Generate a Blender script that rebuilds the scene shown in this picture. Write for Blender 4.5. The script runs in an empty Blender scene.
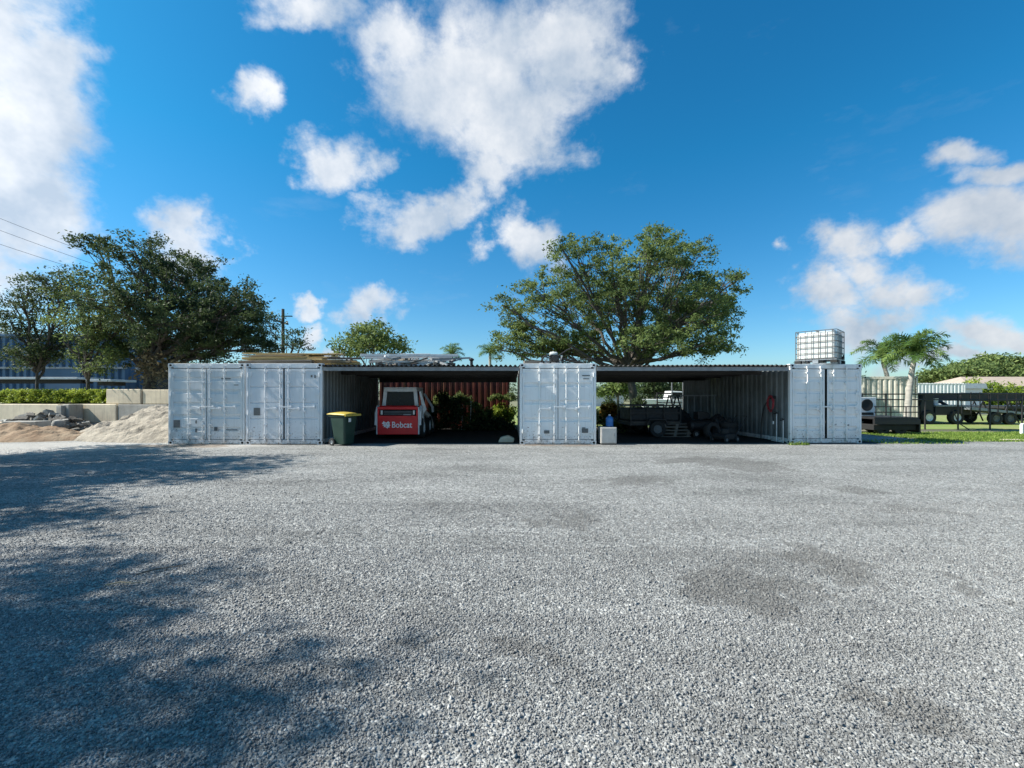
import bpy, math, random
import numpy as np
from mathutils import Vector, Matrix
from mathutils import noise as mnoise

random.seed(7)
rng = np.random.default_rng(11)
sc = bpy.context.scene
COL = sc.collection
PI = math.pi
F = 443.0          # focal length in pixels of the 1024 wide frame
EYE = 1.58         # camera height
HOR = 395.0        # row of the horizon


def at(px, py, Y):
    return Vector(((px - 512) / F * Y, Y, EYE + (HOR - py) / F * Y))


# ------------------------------------------------------------------ mesh builder
class MB:
    def __init__(self):
        self.v = []
        self.f = []
        self.m = []
        self.mi = 0

    def add(self, vs, fs, M=None):
        n = len(self.v)
        if M is not None:
            vs = [M @ Vector(p) for p in vs]
        self.v += [tuple(p) for p in vs]
        self.f += [tuple(i + n for i in q) for q in fs]
        self.m += [self.mi] * len(fs)
        return self

    def box(self, x0, y0, z0, x1, y1, z1, M=None):
        vs = [(x0, y0, z0), (x1, y0, z0), (x1, y1, z0), (x0, y1, z0), (x0, y0, z1), (x1, y0, z1), (x1, y1, z1), (x0, y1, z1)]
        fs = [(0, 3, 2, 1), (4, 5, 6, 7), (0, 1, 5, 4), (1, 2, 6, 5), (2, 3, 7, 6), (3, 0, 4, 7)]
        return self.add(vs, fs, M)

    def cbox(self, cx, cy, cz, sx, sy, sz, M=None):
        return self.box(cx - sx / 2, cy - sy / 2, cz - sz / 2, cx + sx / 2, cy + sy / 2, cz + sz / 2, M)

    def prism(self, prof, d0, d1, plane='XZ', M=None):
        # prof: 2D points; extruded along the remaining axis from d0 to d1
        n = len(prof)
        def P(a, b, d):
            return {'XZ': (a, d, b), 'YZ': (d, a, b), 'XY': (a, b, d)}[plane]
        vs = [P(a, b, d0) for a, b in prof] + [P(a, b, d1) for a, b in prof]
        fs = [tuple(range(n))[::-1], tuple(range(n, 2 * n))]
        for i in range(n):
            j = (i + 1) % n
            fs.append((i, j, j + n, i + n))
        return self.add(vs, fs, M)

    def path(self, pts, rs, n=8, cap=True, M=None):
        pts = [Vector(p) for p in pts]
        if not hasattr(rs, '__len__'):
            rs = [rs] * len(pts)
        vs, fs = [], []
        up = None
        for i, p in enumerate(pts):
            d = (pts[min(i + 1, len(pts) - 1)] - pts[max(i - 1, 0)])
            if d.length < 1e-9:
                d = Vector((0, 0, 1))
            d.normalize()
            if up is None:
                a = Vector((0, 0, 1)) if abs(d.z) < 0.9 else Vector((1, 0, 0))
                up = (a - d * a.dot(d)).normalized()
            else:
                up = (up - d * up.dot(d))
                up = up.normalized() if up.length > 1e-6 else d.orthogonal().normalized()
            s = d.cross(up)
            for k in range(n):
                t = 2 * PI * k / n
                vs.append(p + (up * math.cos(t) + s * math.sin(t)) * rs[i])
        for i in range(len(pts) - 1):
            for k in range(n):
                k2 = (k + 1) % n
                fs.append((i * n + k, i * n + k2, (i + 1) * n + k2, (i + 1) * n + k))
        if cap:
            fs.append(tuple(range(n))[::-1])
            fs.append(tuple(range((len(pts) - 1) * n, len(pts) * n)))
        return self.add(vs, fs, M)

    def cyl(self, p0, p1, r0, r1=None, n=12, M=None):
        return self.path([p0, p1], [r0, r0 if r1 is None else r1], n, True, M)

    def lathe(self, prof, n=20, M=None, axis='Z'):
        # prof: (radius, height)
        vs, fs = [], []
        for r, h in prof:
            for k in range(n):
                t = 2 * PI * k / n
                a, b = r * math.cos(t), r * math.sin(t)
                vs.append({'Z': (a, b, h), 'X': (h, a, b), 'Y': (a, h, b)}[axis])
        for i in range(len(prof) - 1):
            for k in range(n):
                k2 = (k + 1) % n
                fs.append((i * n + k, i * n + k2, (i + 1) * n + k2, (i + 1) * n + k))
        return self.add(vs, fs, M)

    def grid(self, P, nu, nv):
        vs = [P(i / nu, j / nv) for j in range(nv + 1) for i in range(nu + 1)]
        fs = [(j * (nu + 1) + i, j * (nu + 1) + i + 1, (j + 1) * (nu + 1) + i + 1, (j + 1) * (nu + 1) + i) for j in range(nv) for i in range(nu)]
        return self.add(vs, fs)

    def build(self, name, mats, parent=None, bevel=0, smooth=False, loc=None, solid=0):
        me = bpy.data.meshes.new(name)
        me.from_pydata(self.v, [], self.f)
        if not isinstance(mats, (list, tuple)):
            mats = [mats]
        for m in mats:
            me.materials.append(m)
        if len(mats) > 1:
            me.polygons.foreach_set('material_index', self.m)
        me.update()
        o = bpy.data.objects.new(name, me)
        COL.objects.link(o)
        if parent is not None:
            o.parent = parent
        if loc is not None:
            o.location = loc
        if solid:
            md = o.modifiers.new('solid', 'SOLIDIFY')
            md.thickness = solid
            md.offset = 0
        if bevel:
            md = o.modifiers.new('bevel', 'BEVEL')
            md.width = bevel
            md.segments = 2
            md.limit_method = 'ANGLE'
        if smooth:
            me.shade_smooth()
            try:
                me.set_sharp_from_angle(angle=math.radians(40))
            except Exception:
                pass
        return o


def tag(o, label=None, cat=None, group=None, kind=None):
    if label: o['label'] = label
    if cat: o['category'] = cat
    if group: o['group'] = group
    if kind: o['kind'] = kind
    return o


def empty(name, loc, label, cat, rz=0, group=None):
    o = bpy.data.objects.new(name, None)
    o.empty_display_size = 0.2
    COL.objects.link(o)
    o.location = loc
    o.rotation_euler = (0, 0, rz)
    return tag(o, label, cat, group)


def copy_tree(o, parent=None):
    c = o.copy()
    COL.objects.link(c)
    c.parent = parent
    for ch in [x for x in COL.objects if x.parent == o]:
        copy_tree(ch, c)
    return c


def np_mesh(name, V, nper, mats, tone=None, parent=None, smooth=False, faces=None):
    """V: (N, k, 3) vertices of N elements; faces: (m, q) index pattern of an element."""
    N, k, _ = V.shape
    faces = np.array(faces)
    m, q = faces.shape
    idx = (np.arange(N)[:, None, None] * k + faces[None]).reshape(-1)
    me = bpy.data.meshes.new(name)
    me.vertices.add(N * k)
    me.vertices.foreach_set('co', V.astype(np.float32).reshape(-1))
    me.loops.add(len(idx))
    me.loops.foreach_set('vertex_index', idx.astype(np.int32))
    me.polygons.add(N * m)
    me.polygons.foreach_set('loop_start', (np.arange(N * m) * q).astype(np.int32))
    me.polygons.foreach_set('loop_total', np.full(N * m, q, dtype=np.int32))
    me.update(calc_edges=True)
    if tone is not None:
        a = me.attributes.new('tone', 'FLOAT', 'POINT')
        a.data.foreach_set('value', np.repeat(tone.astype(np.float32), k))
    for mt in (mats if isinstance(mats, (list, tuple)) else [mats]):
        me.materials.append(mt)
    o = bpy.data.objects.new(name, me)
    COL.objects.link(o)
    if parent is not None:
        o.parent = parent
    if smooth:
        me.shade_smooth()
    return o


# ------------------------------------------------------------------ materials
class NT:
    def __init__(self, tree):
        self.t = tree
        self.n = tree.nodes
        self.l = tree.links

    def node(self, typ, **kw):
        nd = self.n.new(typ)
        for k, v in kw.items():
            if k in nd.inputs.keys():
                self.inp(nd, k, v)
            else:
                setattr(nd, k, v)
        return nd

    def inp(self, nd, k, v):
        s = nd.inputs[k]
        if isinstance(v, bpy.types.NodeSocket):
            self.l.new(v, s)
        else:
            s.default_value = v

    def math(self, op, a, b=None, c=None, clamp=False):
        nd = self.n.new('ShaderNodeMath')
        nd.operation = op
        nd.use_clamp = clamp
        for i, v in enumerate((a, b, c)):
            if v is not None:
                self.inp(nd, i, v)
        return nd.outputs[0]

    def vmath(self, op, a, b=None):
        nd = self.n.new('ShaderNodeVectorMath')
        nd.operation = op
        for i, v in enumerate((a, b)):
            if v is not None:
                self.inp(nd, i, v)
        return nd.outputs[1] if op in ('LENGTH', 'DISTANCE', 'DOT_PRODUCT') else nd.outputs[0]

    def noise(self, vec, scale, detail=4, rough=0.6, dist=0.0):
        nd = self.n.new('ShaderNodeTexNoise')
        self.inp(nd, 'Vector', vec)
        self.inp(nd, 'Scale', scale)
        self.inp(nd, 'Detail', detail)
        self.inp(nd, 'Roughness', rough)
        self.inp(nd, 'Distortion', dist)
        return nd.outputs[0]

    def voronoi(self, vec, scale, feature='F1'):
        nd = self.n.new('ShaderNodeTexVoronoi')
        nd.feature = feature
        self.inp(nd, 'Vector', vec)
        self.inp(nd, 'Scale', scale)
        return nd

    def ramp(self, fac, stops, interp='LINEAR'):
        nd = self.n.new('ShaderNodeValToRGB')
        cr = nd.color_ramp
        cr.interpolation = interp
        while len(cr.elements) < len(stops):
            cr.elements.new(0.5)
        for e, (p, c) in zip(cr.elements, stops):
            e.position = p
            e.color = c if hasattr(c, '__len__') and len(c) == 4 else ((c[0], c[1], c[2], 1) if hasattr(c, '__len__') else (c, c, c, 1))
        self.inp(nd, 0, fac)
        return nd.outputs[0]

    def mix(self, fac, a, b, mode='MIX'):
        nd = self.n.new('ShaderNodeMix')
        nd.data_type = 'RGBA'
        nd.blend_type = mode
        self.inp(nd, 0, fac)
        for i, v in ((6, a), (7, b)):
            if isinstance(v, (tuple, list)) and len(v) == 3:
                v = (*v, 1)
            self.inp(nd, i, v)
        return nd.outputs[2]

    def mapr(self, v, a, b, c=0.0, d=1.0, smooth=False):
        nd = self.n.new('ShaderNodeMapRange')
        nd.interpolation_type = 'SMOOTHSTEP' if smooth else 'LINEAR'
        for i, x in enumerate((v, a, b, c, d)):
            self.inp(nd, i, x)
        return nd.outputs[0]

    def bump(self, h, strength=0.5, dist=0.02, normal=None):
        nd = self.n.new('ShaderNodeBump')
        self.inp(nd, 'Height', h)
        self.inp(nd, 'Strength', strength)
        self.inp(nd, 'Distance', dist)
        if normal is not None:
            self.inp(nd, 'Normal', normal)
        return nd.outputs[0]


def newmat(name):
    m = bpy.data.materials.new(name)
    m.use_nodes = True
    nt = NT(m.node_tree)
    bs = m.node_tree.nodes['Principled BSDF']
    return m, nt, bs


def surf(name, c1, c2=None, rough=0.6, metal=0.0, scale=4.0, bump=0.15, bscale=30, bdist=0.01, streak=None, rust=0.0, spec=0.5, stretch=(1, 1, 1)):
    """general weathered surface: two tones mixed by noise, optional vertical streaks and rust spots"""
    m, nt, bs = newmat(name)
    tc = nt.node('ShaderNodeTexCoord').outputs['Object']
    vm = nt.vmath('MULTIPLY', tc, stretch)
    c2 = c2 or tuple(x * 0.7 for x in c1)
    n = nt.noise(vm, scale, 5, 0.65)
    col = nt.mix(nt.mapr(n, 0.35, 0.68), c1, c2)
    if streak:
        sv = nt.vmath('MULTIPLY', tc, (7, 7, 0.5))
        s = nt.noise(sv, 1.6, 4, 0.6)
        col = nt.mix(nt.mapr(s, 0.52, 0.78, 0, 0.8), col, streak)
    if rust:
        r = nt.noise(tc, 9, 5, 0.75)
        col = nt.mix(nt.mapr(r, 0.66 - rust * 0.1, 0.74 - rust * 0.1), col, (0.16, 0.075, 0.035))
    nt.inp(bs, 'Base Color', col)
    nt.inp(bs, 'Roughness', nt.mapr(n, 0.2, 0.8, max(rough - 0.12, 0.05), min(rough + 0.12, 1)))
    bs.inputs['Metallic'].default_value = metal
    bs.inputs['Specular IOR Level'].default_value = spec
    if bump:
        nt.inp(bs, 'Normal', nt.bump(nt.noise(tc, bscale, 4, 0.6), bump, bdist))
    return m


def leaf_mat(name, dark, mid, light, trans=0.35, rough=0.5):
    m, nt, bs = newmat(name)
    a = nt.node('ShaderNodeAttribute', attribute_name='tone').outputs['Fac']
    col = nt.ramp(a, [(0.0, dark), (0.5, mid), (1.0, light)])
    nt.inp(bs, 'Base Color', col)
    bs.inputs['Roughness'].default_value = rough
    bs.inputs['Specular IOR Level'].default_value = 0.2
    tr = nt.node('ShaderNodeBsdfTranslucent')
    nt.inp(tr, 'Color', nt.mix(0.5, col, light))
    mx = nt.node('ShaderNodeMixShader')
    mx.inputs[0].default_value = trans
    nt.l.new(bs.outputs[0], mx.inputs[1])
    nt.l.new(tr.outputs[0], mx.inputs[2])
    nt.l.new(mx.outputs[0], m.node_tree.nodes['Material Output'].inputs[0])
    return m


def paint_container(name, base, warm, amt=0.4):
    m, nt, bs = newmat(name)
    tc = nt.node('ShaderNodeTexCoord').outputs['Object']
    n1 = nt.noise(tc, 1.7, 6, 0.7)
    col = nt.mix(nt.mapr(n1, 0.4, 0.7, 0, amt), base, warm)
    st = nt.noise(nt.vmath('MULTIPLY', tc, (9, 9, 0.45)), 1.5, 5, 0.65)
    col = nt.mix(nt.mapr(st, 0.52, 0.78, 0, 0.28), col, (0.36, 0.34, 0.30))
    sep = nt.node('ShaderNodeSeparateXYZ', Vector=tc).outputs
    # rust freckles, thicker near the bottom sill
    r = nt.noise(tc, 16, 5, 0.8)
    low = nt.mapr(sep[2], 0.0, 1.2, 0.115, 0.0)
    rr = nt.mapr(nt.math('ADD', r, low), 0.67, 0.71)
    col = nt.mix(rr, col, (0.13, 0.06, 0.03))
    dirt = nt.math('MULTIPLY', nt.mapr(sep[2], 0.0, 0.6, 1, 0), nt.mapr(nt.noise(tc, 5, 4, 0.7), 0.35, 0.7))
    col = nt.mix(nt.math('MULTIPLY', dirt, 0.7), col, (0.3, 0.27, 0.23))
    nt.inp(bs, 'Base Color', col)
    bs.inputs['Roughness'].default_value = 0.5
    b = nt.bump(nt.noise(tc, 3.2, 3, 0.5), 0.05, 0.02)
    nt.inp(bs, 'Normal', nt.bump(nt.noise(tc, 60, 3, 0.6), 0.12, 0.004, b))
    return m


W1 = paint_container('white_paint_cool', (0.80, 0.80, 0.79), (0.71, 0.71, 0.69))
W2 = paint_container('white_paint_blue', (0.76, 0.77, 0.79), (0.68, 0.69, 0.69))
W3 = paint_container('white_paint_clean', (0.84, 0.84, 0.83), (0.76, 0.76, 0.74), 0.3)
SIDE_SHADE = surf('bay_shade_side_paint', (0.17, 0.19, 0.195), (0.10, 0.11, 0.11), 0.6, scale=1.2, streak=(0.06, 0.06, 0.055), rust=0.4)  # container side paint darkened to stand in for the shade of the bays
W4 = paint_container('white_paint_chalky', (0.78, 0.78, 0.77), (0.69, 0.69, 0.67), 0.5)
WOLD = surf('aged_cream_paint', (0.58, 0.56, 0.48), (0.40, 0.38, 0.31), 0.7, scale=1.5, streak=(0.22, 0.17, 0.11), rust=0.4)
BLACK = surf('black_rubber', (0.013, 0.013, 0.013), (0.02, 0.02, 0.019), 0.8, scale=8)
DARK = surf('dark_painted_steel', (0.012, 0.012, 0.014), (0.022, 0.02, 0.019), 0.55, scale=6, rust=0.25)  # dark steel deepened to near black for the shade inside the bays
HOLE = surf('hole_black', (0.006, 0.006, 0.006), (0.01, 0.01, 0.01), 0.9)
STEEL = surf('galvanised_steel', (0.42, 0.44, 0.46), (0.28, 0.30, 0.32), 0.4, 0.8, scale=6)
GREYM = surf('grey_metal_trim', (0.30, 0.32, 0.34), (0.20, 0.21, 0.22), 0.5, 0.2, scale=3, rust=0.2)
ROOFM = surf('corrugated_roof_metal', (0.085, 0.08, 0.075), (0.04, 0.035, 0.03), 0.55, 0.3, scale=2.0, rust=0.6)  # sheet colour darkened to stand in for the shade on its underside
REDP = surf('red_machine_paint', (0.72, 0.012, 0.016), (0.60, 0.012, 0.016), 0.4, scale=5, bump=0.05)
WHITEP = surf('white_plain_paint', (0.72, 0.73, 0.73), (0.58, 0.58, 0.57), 0.5, scale=5)
REDC = surf('rusty_red_container_paint', (0.20, 0.03, 0.018), (0.10, 0.022, 0.014), 0.65, scale=2, streak=(0.50, 0.20, 0.07), rust=0.5)
GREENP = surf('dark_green_plastic', (0.008, 0.032, 0.022), (0.012, 0.042, 0.03), 0.5, scale=4, bump=0.08)
YELP = surf('yellow_plastic', (0.52, 0.40, 0.06), (0.36, 0.27, 0.06), 0.5, scale=5, bump=0.08)
BLUEP = surf('blue_plastic', (0.03, 0.16, 0.42), (0.03, 0.12, 0.33), 0.4, scale=5)
CONC = surf('weathered_concrete', (0.66, 0.57, 0.42), (0.50, 0.43, 0.32), 0.9, scale=1.6, bump=0.5, bscale=25, streak=(0.36, 0.31, 0.24))
CONC2 = surf('grey_concrete', (0.36, 0.345, 0.31), (0.24, 0.23, 0.21), 0.9, scale=1.6, bump=0.5, bscale=25, streak=(0.15, 0.14, 0.12))
WOOD = surf('weathered_board_wood', (0.38, 0.30, 0.19), (0.24, 0.18, 0.11), 0.8, scale=3, stretch=(0.4, 6, 6), bump=0.3)
WOODY = surf('yellow_board_wood', (0.62, 0.45, 0.20), (0.44, 0.31, 0.13), 0.8, scale=3, stretch=(0.4, 6, 6), bump=0.3)
WOODP = surf('pale_board_wood', (0.56, 0.52, 0.42), (0.4, 0.36, 0.28), 0.8, scale=3, stretch=(0.4, 6, 6), bump=0.3)
WOODG = surf('grey_old_wood', (0.20, 0.18, 0.15), (0.09, 0.08, 0.07), 0.85, scale=3, stretch=(0.4, 6, 6), bump=0.3)
BARK = surf('oak_bark', (0.12, 0.105, 0.088), (0.055, 0.048, 0.04), 0.95, scale=3, stretch=(3, 3, 0.8), bump=0.9, bscale=12, bdist=0.05)
PALMB = surf('palm_bark', (0.40, 0.38, 0.33), (0.26, 0.24, 0.21), 0.9, scale=3, stretch=(1, 1, 5), bump=0.5, bscale=14, bdist=0.02)
GLASS = surf('dark_glass', (0.01, 0.012, 0.014), (0.015, 0.017, 0.02), 0.25, bump=0, spec=0.25)
LIGHT = surf('lamp_lens', (0.75, 0.75, 0.72), (0.6, 0.6, 0.6), 0.2, bump=0)
POLY = surf('white_translucent_poly', (0.62, 0.63, 0.60), (0.50, 0.51, 0.48), 0.35, scale=2, bump=0.1, bscale=5)
BLUEB = surf('blue_building_metal', (0.075, 0.15, 0.25), (0.06, 0.12, 0.20), 0.5, 0.1, scale=0.4, streak=(0.10, 0.14, 0.18))
ROOFT = surf('beige_roof_tile', (0.42, 0.34, 0.27), (0.32, 0.25, 0.2), 0.9, scale=2)
REDH = surf('red_hose_rubber', (0.32, 0.02, 0.03), (0.22, 0.02, 0.03), 0.5, bump=0)
LEAF = leaf_mat('oak_leaf', (0.028, 0.048, 0.018), (0.095, 0.145, 0.045), (0.25, 0.31, 0.10), 0.35, 0.65)
LEAFD = leaf_mat('dark_oak_leaf', (0.014, 0.028, 0.014), (0.042, 0.070, 0.030), (0.12, 0.16, 0.06), 0.28, 0.65)
LEAFB = leaf_mat('hedge_leaf', (0.05, 0.10, 0.012), (0.19, 0.27, 0.035), (0.44, 0.50, 0.08), 0.4)
LEAFP = leaf_mat('palm_leaf', (0.03, 0.065, 0.018), (0.09, 0.17, 0.04), (0.24, 0.32, 0.09), 0.4)
LEAFO = leaf_mat('amber_leaf', (0.12, 0.05, 0.01), (0.34, 0.16, 0.03), (0.55, 0.36, 0.08), 0.4)
LEAFM = leaf_mat('dry_moss', (0.10, 0.09, 0.05), (0.2, 0.17, 0.1), (0.3, 0.26, 0.16), 0.3)
GRASSM = leaf_mat('grass_blade', (0.07, 0.13, 0.02), (0.17, 0.26, 0.045), (0.32, 0.40, 0.10), 0.4)

# ------------------------------------------------------------------ camera, sun, sky
cam = bpy.data.cameras.new('camera')
co = bpy.data.objects.new('camera', cam)
COL.objects.link(co)
co.location = (0, 0, EYE)
co.rotation_euler = (PI / 2, 0, 0)
cam.sensor_width = 36
cam.lens = F / 1024 * 36
cam.shift_y = (HOR - 384) / 1024
cam.clip_end = 5000
sc.camera = co

SUN_EL = math.radians(40)
SUN_AZ = math.radians(2.5)      # turned this far from straight left towards the camera
sdir = Vector((-math.cos(SUN_EL) * math.cos(SUN_AZ), -math.cos(SUN_EL) * math.sin(SUN_AZ), math.sin(SUN_EL)))
sl = bpy.data.lights.new('sun', 'SUN')
sl.energy = 5.0
sl.angle = math.radians(0.55)
sl.color = (1.0, 0.95, 0.87)
so = bpy.data.objects.new('sun', sl)
COL.objects.link(so)
so.rotation_euler = sdir.to_track_quat('Z', 'Y').to_euler()
so.location = (-20, -5, 20)

world = bpy.data.worlds.new('World')
sc.world = world
world.use_nodes = True
wt = NT(world.node_tree)
for nd in list(wt.n):
    wt.n.remove(nd)
sky = wt.node('ShaderNodeTexSky', sky_type='NISHITA')
sky.sun_disc = False
sky.sun_elevation = SUN_EL
sky.sun_rotation = math.atan2(sdir.x, sdir.y)
sky.altitude = 10
sky.air_density = 1.0
sky.dust_density = 0.7
sky.ozone_density = 1.6
hs = wt.node('ShaderNodeHueSaturation', Saturation=1.28, Value=1.0, Color=sky.outputs[0])
g = wt.node('ShaderNodeTexCoord').outputs['Generated']
sx = wt.node('ShaderNodeSeparateXYZ', Vector=g).outputs
tint = wt.mix(wt.mapr(sx[2], 0.05, 0.45), (0.66, 0.91, 1.10), (0.24, 1.06, 1.16))
skycol = wt.mix(1.0, hs.outputs[0], tint, 'MULTIPLY')
yy = wt.math('MAXIMUM', wt.math('ABSOLUTE', sx[1]), 0.12)
u = wt.math('DIVIDE', sx[0], yy)
v = wt.math('DIVIDE', sx[2], yy)
nz = wt.node('ShaderNodeTexNoise')
wt.inp(nz, 'Vector', g); wt.inp(nz, 'Scale', 5.0); wt.inp(nz, 'Detail', 6.0); wt.inp(nz, 'Roughness', 0.6)
warp = wt.vmath('MULTIPLY', wt.vmath('SUBTRACT', nz.outputs[1], (0.5, 0.5, 0.5)), (0.44, 0.30, 0.0))
uvv = wt.vmath('ADD', wt.node('ShaderNodeCombineXYZ', X=u, Y=v, Z=0.0).outputs[0], warp)
# cloud banks: (column, row, half width, half height, weight) of each bank's direction
BL = [(-20, 40, 100, 70, 1.0), (15, 130, 85, 100, 1.0), (35, 205, 65, 70, .95), (60, 70, 48, 45, .95), (-20, 280, 70, 90, .85),
      (300, 8, 70, 28, .62), (385, 35, 60, 45, .8), (480, 70, 95, 80, .95), (560, 45, 65, 70, .85), (520, 130, 75, 60, .95), (500, 178, 50, 32, .85),
      (405, 230, 55, 26, .85), (458, 222, 40, 24, .8), (273, 92, 32, 30, .85), (342, 165, 40, 34, .85),
      (527, 248, 34, 36, .9), (186, 238, 36, 32, .9), (375, 298, 42, 20, .65), (300, 300, 24, 11, .65), (306, 330, 18, 16, .85), (345, 342, 12, 10, .8),
      (862, 250, 44, 32, .9), (835, 295, 56, 26, .85), (880, 275, 50, 30, .8), (905, 295, 44, 26, .85), (930, 240, 44, 20, .8), (1005, 222, 80, 36, .9), (975, 148, 36, 24, .65), (1005, 175, 44, 18, .7),
      (785, 255, 30, 22, .35), (860, 322, 80, 22, .7), (1000, 345, 90, 26, .8), (960, 375, 120, 14, .6),
      (1100, 60, 60, 30, .7), (-200, 200, 90, 60, .9), (1250, 250, 90, 50, .9)]
dens = None
for (px, py, rx, ry, w) in BL:
    d = wt.vmath('MULTIPLY', wt.vmath('SUBTRACT', uvv, ((px - 512) / F, (HOR - py) / F, 0)), (F / rx, F / ry, 0))
    q = wt.math('MULTIPLY', wt.math('SUBTRACT', 1.0, wt.vmath('LENGTH', d)), 1.0)
    q = wt.math('ADD', q, w - 1.0)
    dens = q if dens is None else wt.math('SMOOTH_MAX', dens, q, 0.12)
fine = wt.noise(wt.vmath('MULTIPLY', g, (1, 1, 1.5)), 9.0, 9, 0.62, 0.3)
big = wt.noise(g, 3.0, 4, 0.6)
crisp = wt.noise(wt.vmath('MULTIPLY', g, (1, 1, 1.4)), 26.0, 8, 0.7)
dd = wt.math('ADD', dens, wt.math('MULTIPLY', wt.math('SUBTRACT', fine, 0.5), 1.45))
dd = wt.math('ADD', dd, wt.math('MULTIPLY', wt.math('SUBTRACT', crisp, 0.5), 0.6))
dd = wt.math('ADD', dd, wt.math('MULTIPLY', wt.math('SUBTRACT', big, 0.5), 0.5))
mask = wt.mapr(dd, -0.40, 0.50, 0.0, 0.95, True)
# light and shade inside the cloud: thicker parts greyer below
sh = wt.noise(wt.vmath('ADD', g, (0.02, 0.0, 0.05)), 7.0, 5, 0.6)
cc = wt.mix(wt.mapr(sh, 0.38, 0.66), (3.7, 4.4, 5.3), (6.8, 6.95, 7.15))
side = wt.mapr(sx[0], -0.9, 0.7, 1.14, 0.86)
cc = wt.mix(1.0, cc, wt.node('ShaderNodeCombineColor', Red=side, Green=side, Blue=side).outputs[0], 'MULTIPLY')
thin = wt.mapr(wt.noise(wt.vmath('MULTIPLY', g, (1, 1, 3)), 3.5, 6, 0.65), 0.6, 0.9, 0.0, 0.14)
final = wt.mix(wt.math('MAXIMUM', mask, thin), skycol, cc)
bg = wt.node('ShaderNodeBackground', Color=final, Strength=0.076)
wo = wt.node('ShaderNodeOutputWorld')
wt.l.new(bg.outputs[0], wo.inputs[0])

sc.view_settings.view_transform = 'Standard'
sc.view_settings.look = 'None'
sc.view_settings.exposure = 0.9
sc.view_settings.gamma = 1.0
sc.view_settings.use_curve_mapping = False
sc.cycles.max_bounces = 6
sc.cycles.diffuse_bounces = 3
sc.cycles.transparent_max_bounces = 8
sc.cycles.use_denoising = True


# ------------------------------------------------------------------ ground
def blobmask(nt, pos, blobs, n, amp=0.9):
    wn = nt.node('ShaderNodeTexNoise')
    nt.inp(wn, 'Vector', pos); nt.inp(wn, 'Scale', 0.9); nt.inp(wn, 'Detail', 5.0); nt.inp(wn, 'Roughness', 0.65)
    pos = nt.vmath('ADD', pos, nt.vmath('MULTIPLY', nt.vmath('SUBTRACT', wn.outputs[1], (0.5, 0.5, 0.5)), (2.2, 1.6, 0.0)))
    out = None
    for (x, y, rx, ry) in blobs:
        d = nt.vmath('LENGTH', nt.vmath('MULTIPLY', nt.vmath('SUBTRACT', pos, (x, y, 0)), (1 / rx, 1 / ry, 0)))
        q = nt.math('SUBTRACT', 1.0, d)
        out = q if out is None else nt.math('MAXIMUM', out, q)
    return nt.mapr(nt.math('ADD', out, nt.math('MULTIPLY', nt.math('SUBTRACT', n, 0.5), amp)), 0.0, 0.5, 0, 1, True)


def gpt(px, py):   # ground point under a pixel
    Y = EYE * F / (py - HOR)
    return ((px - 512) / F * Y, Y)


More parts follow.
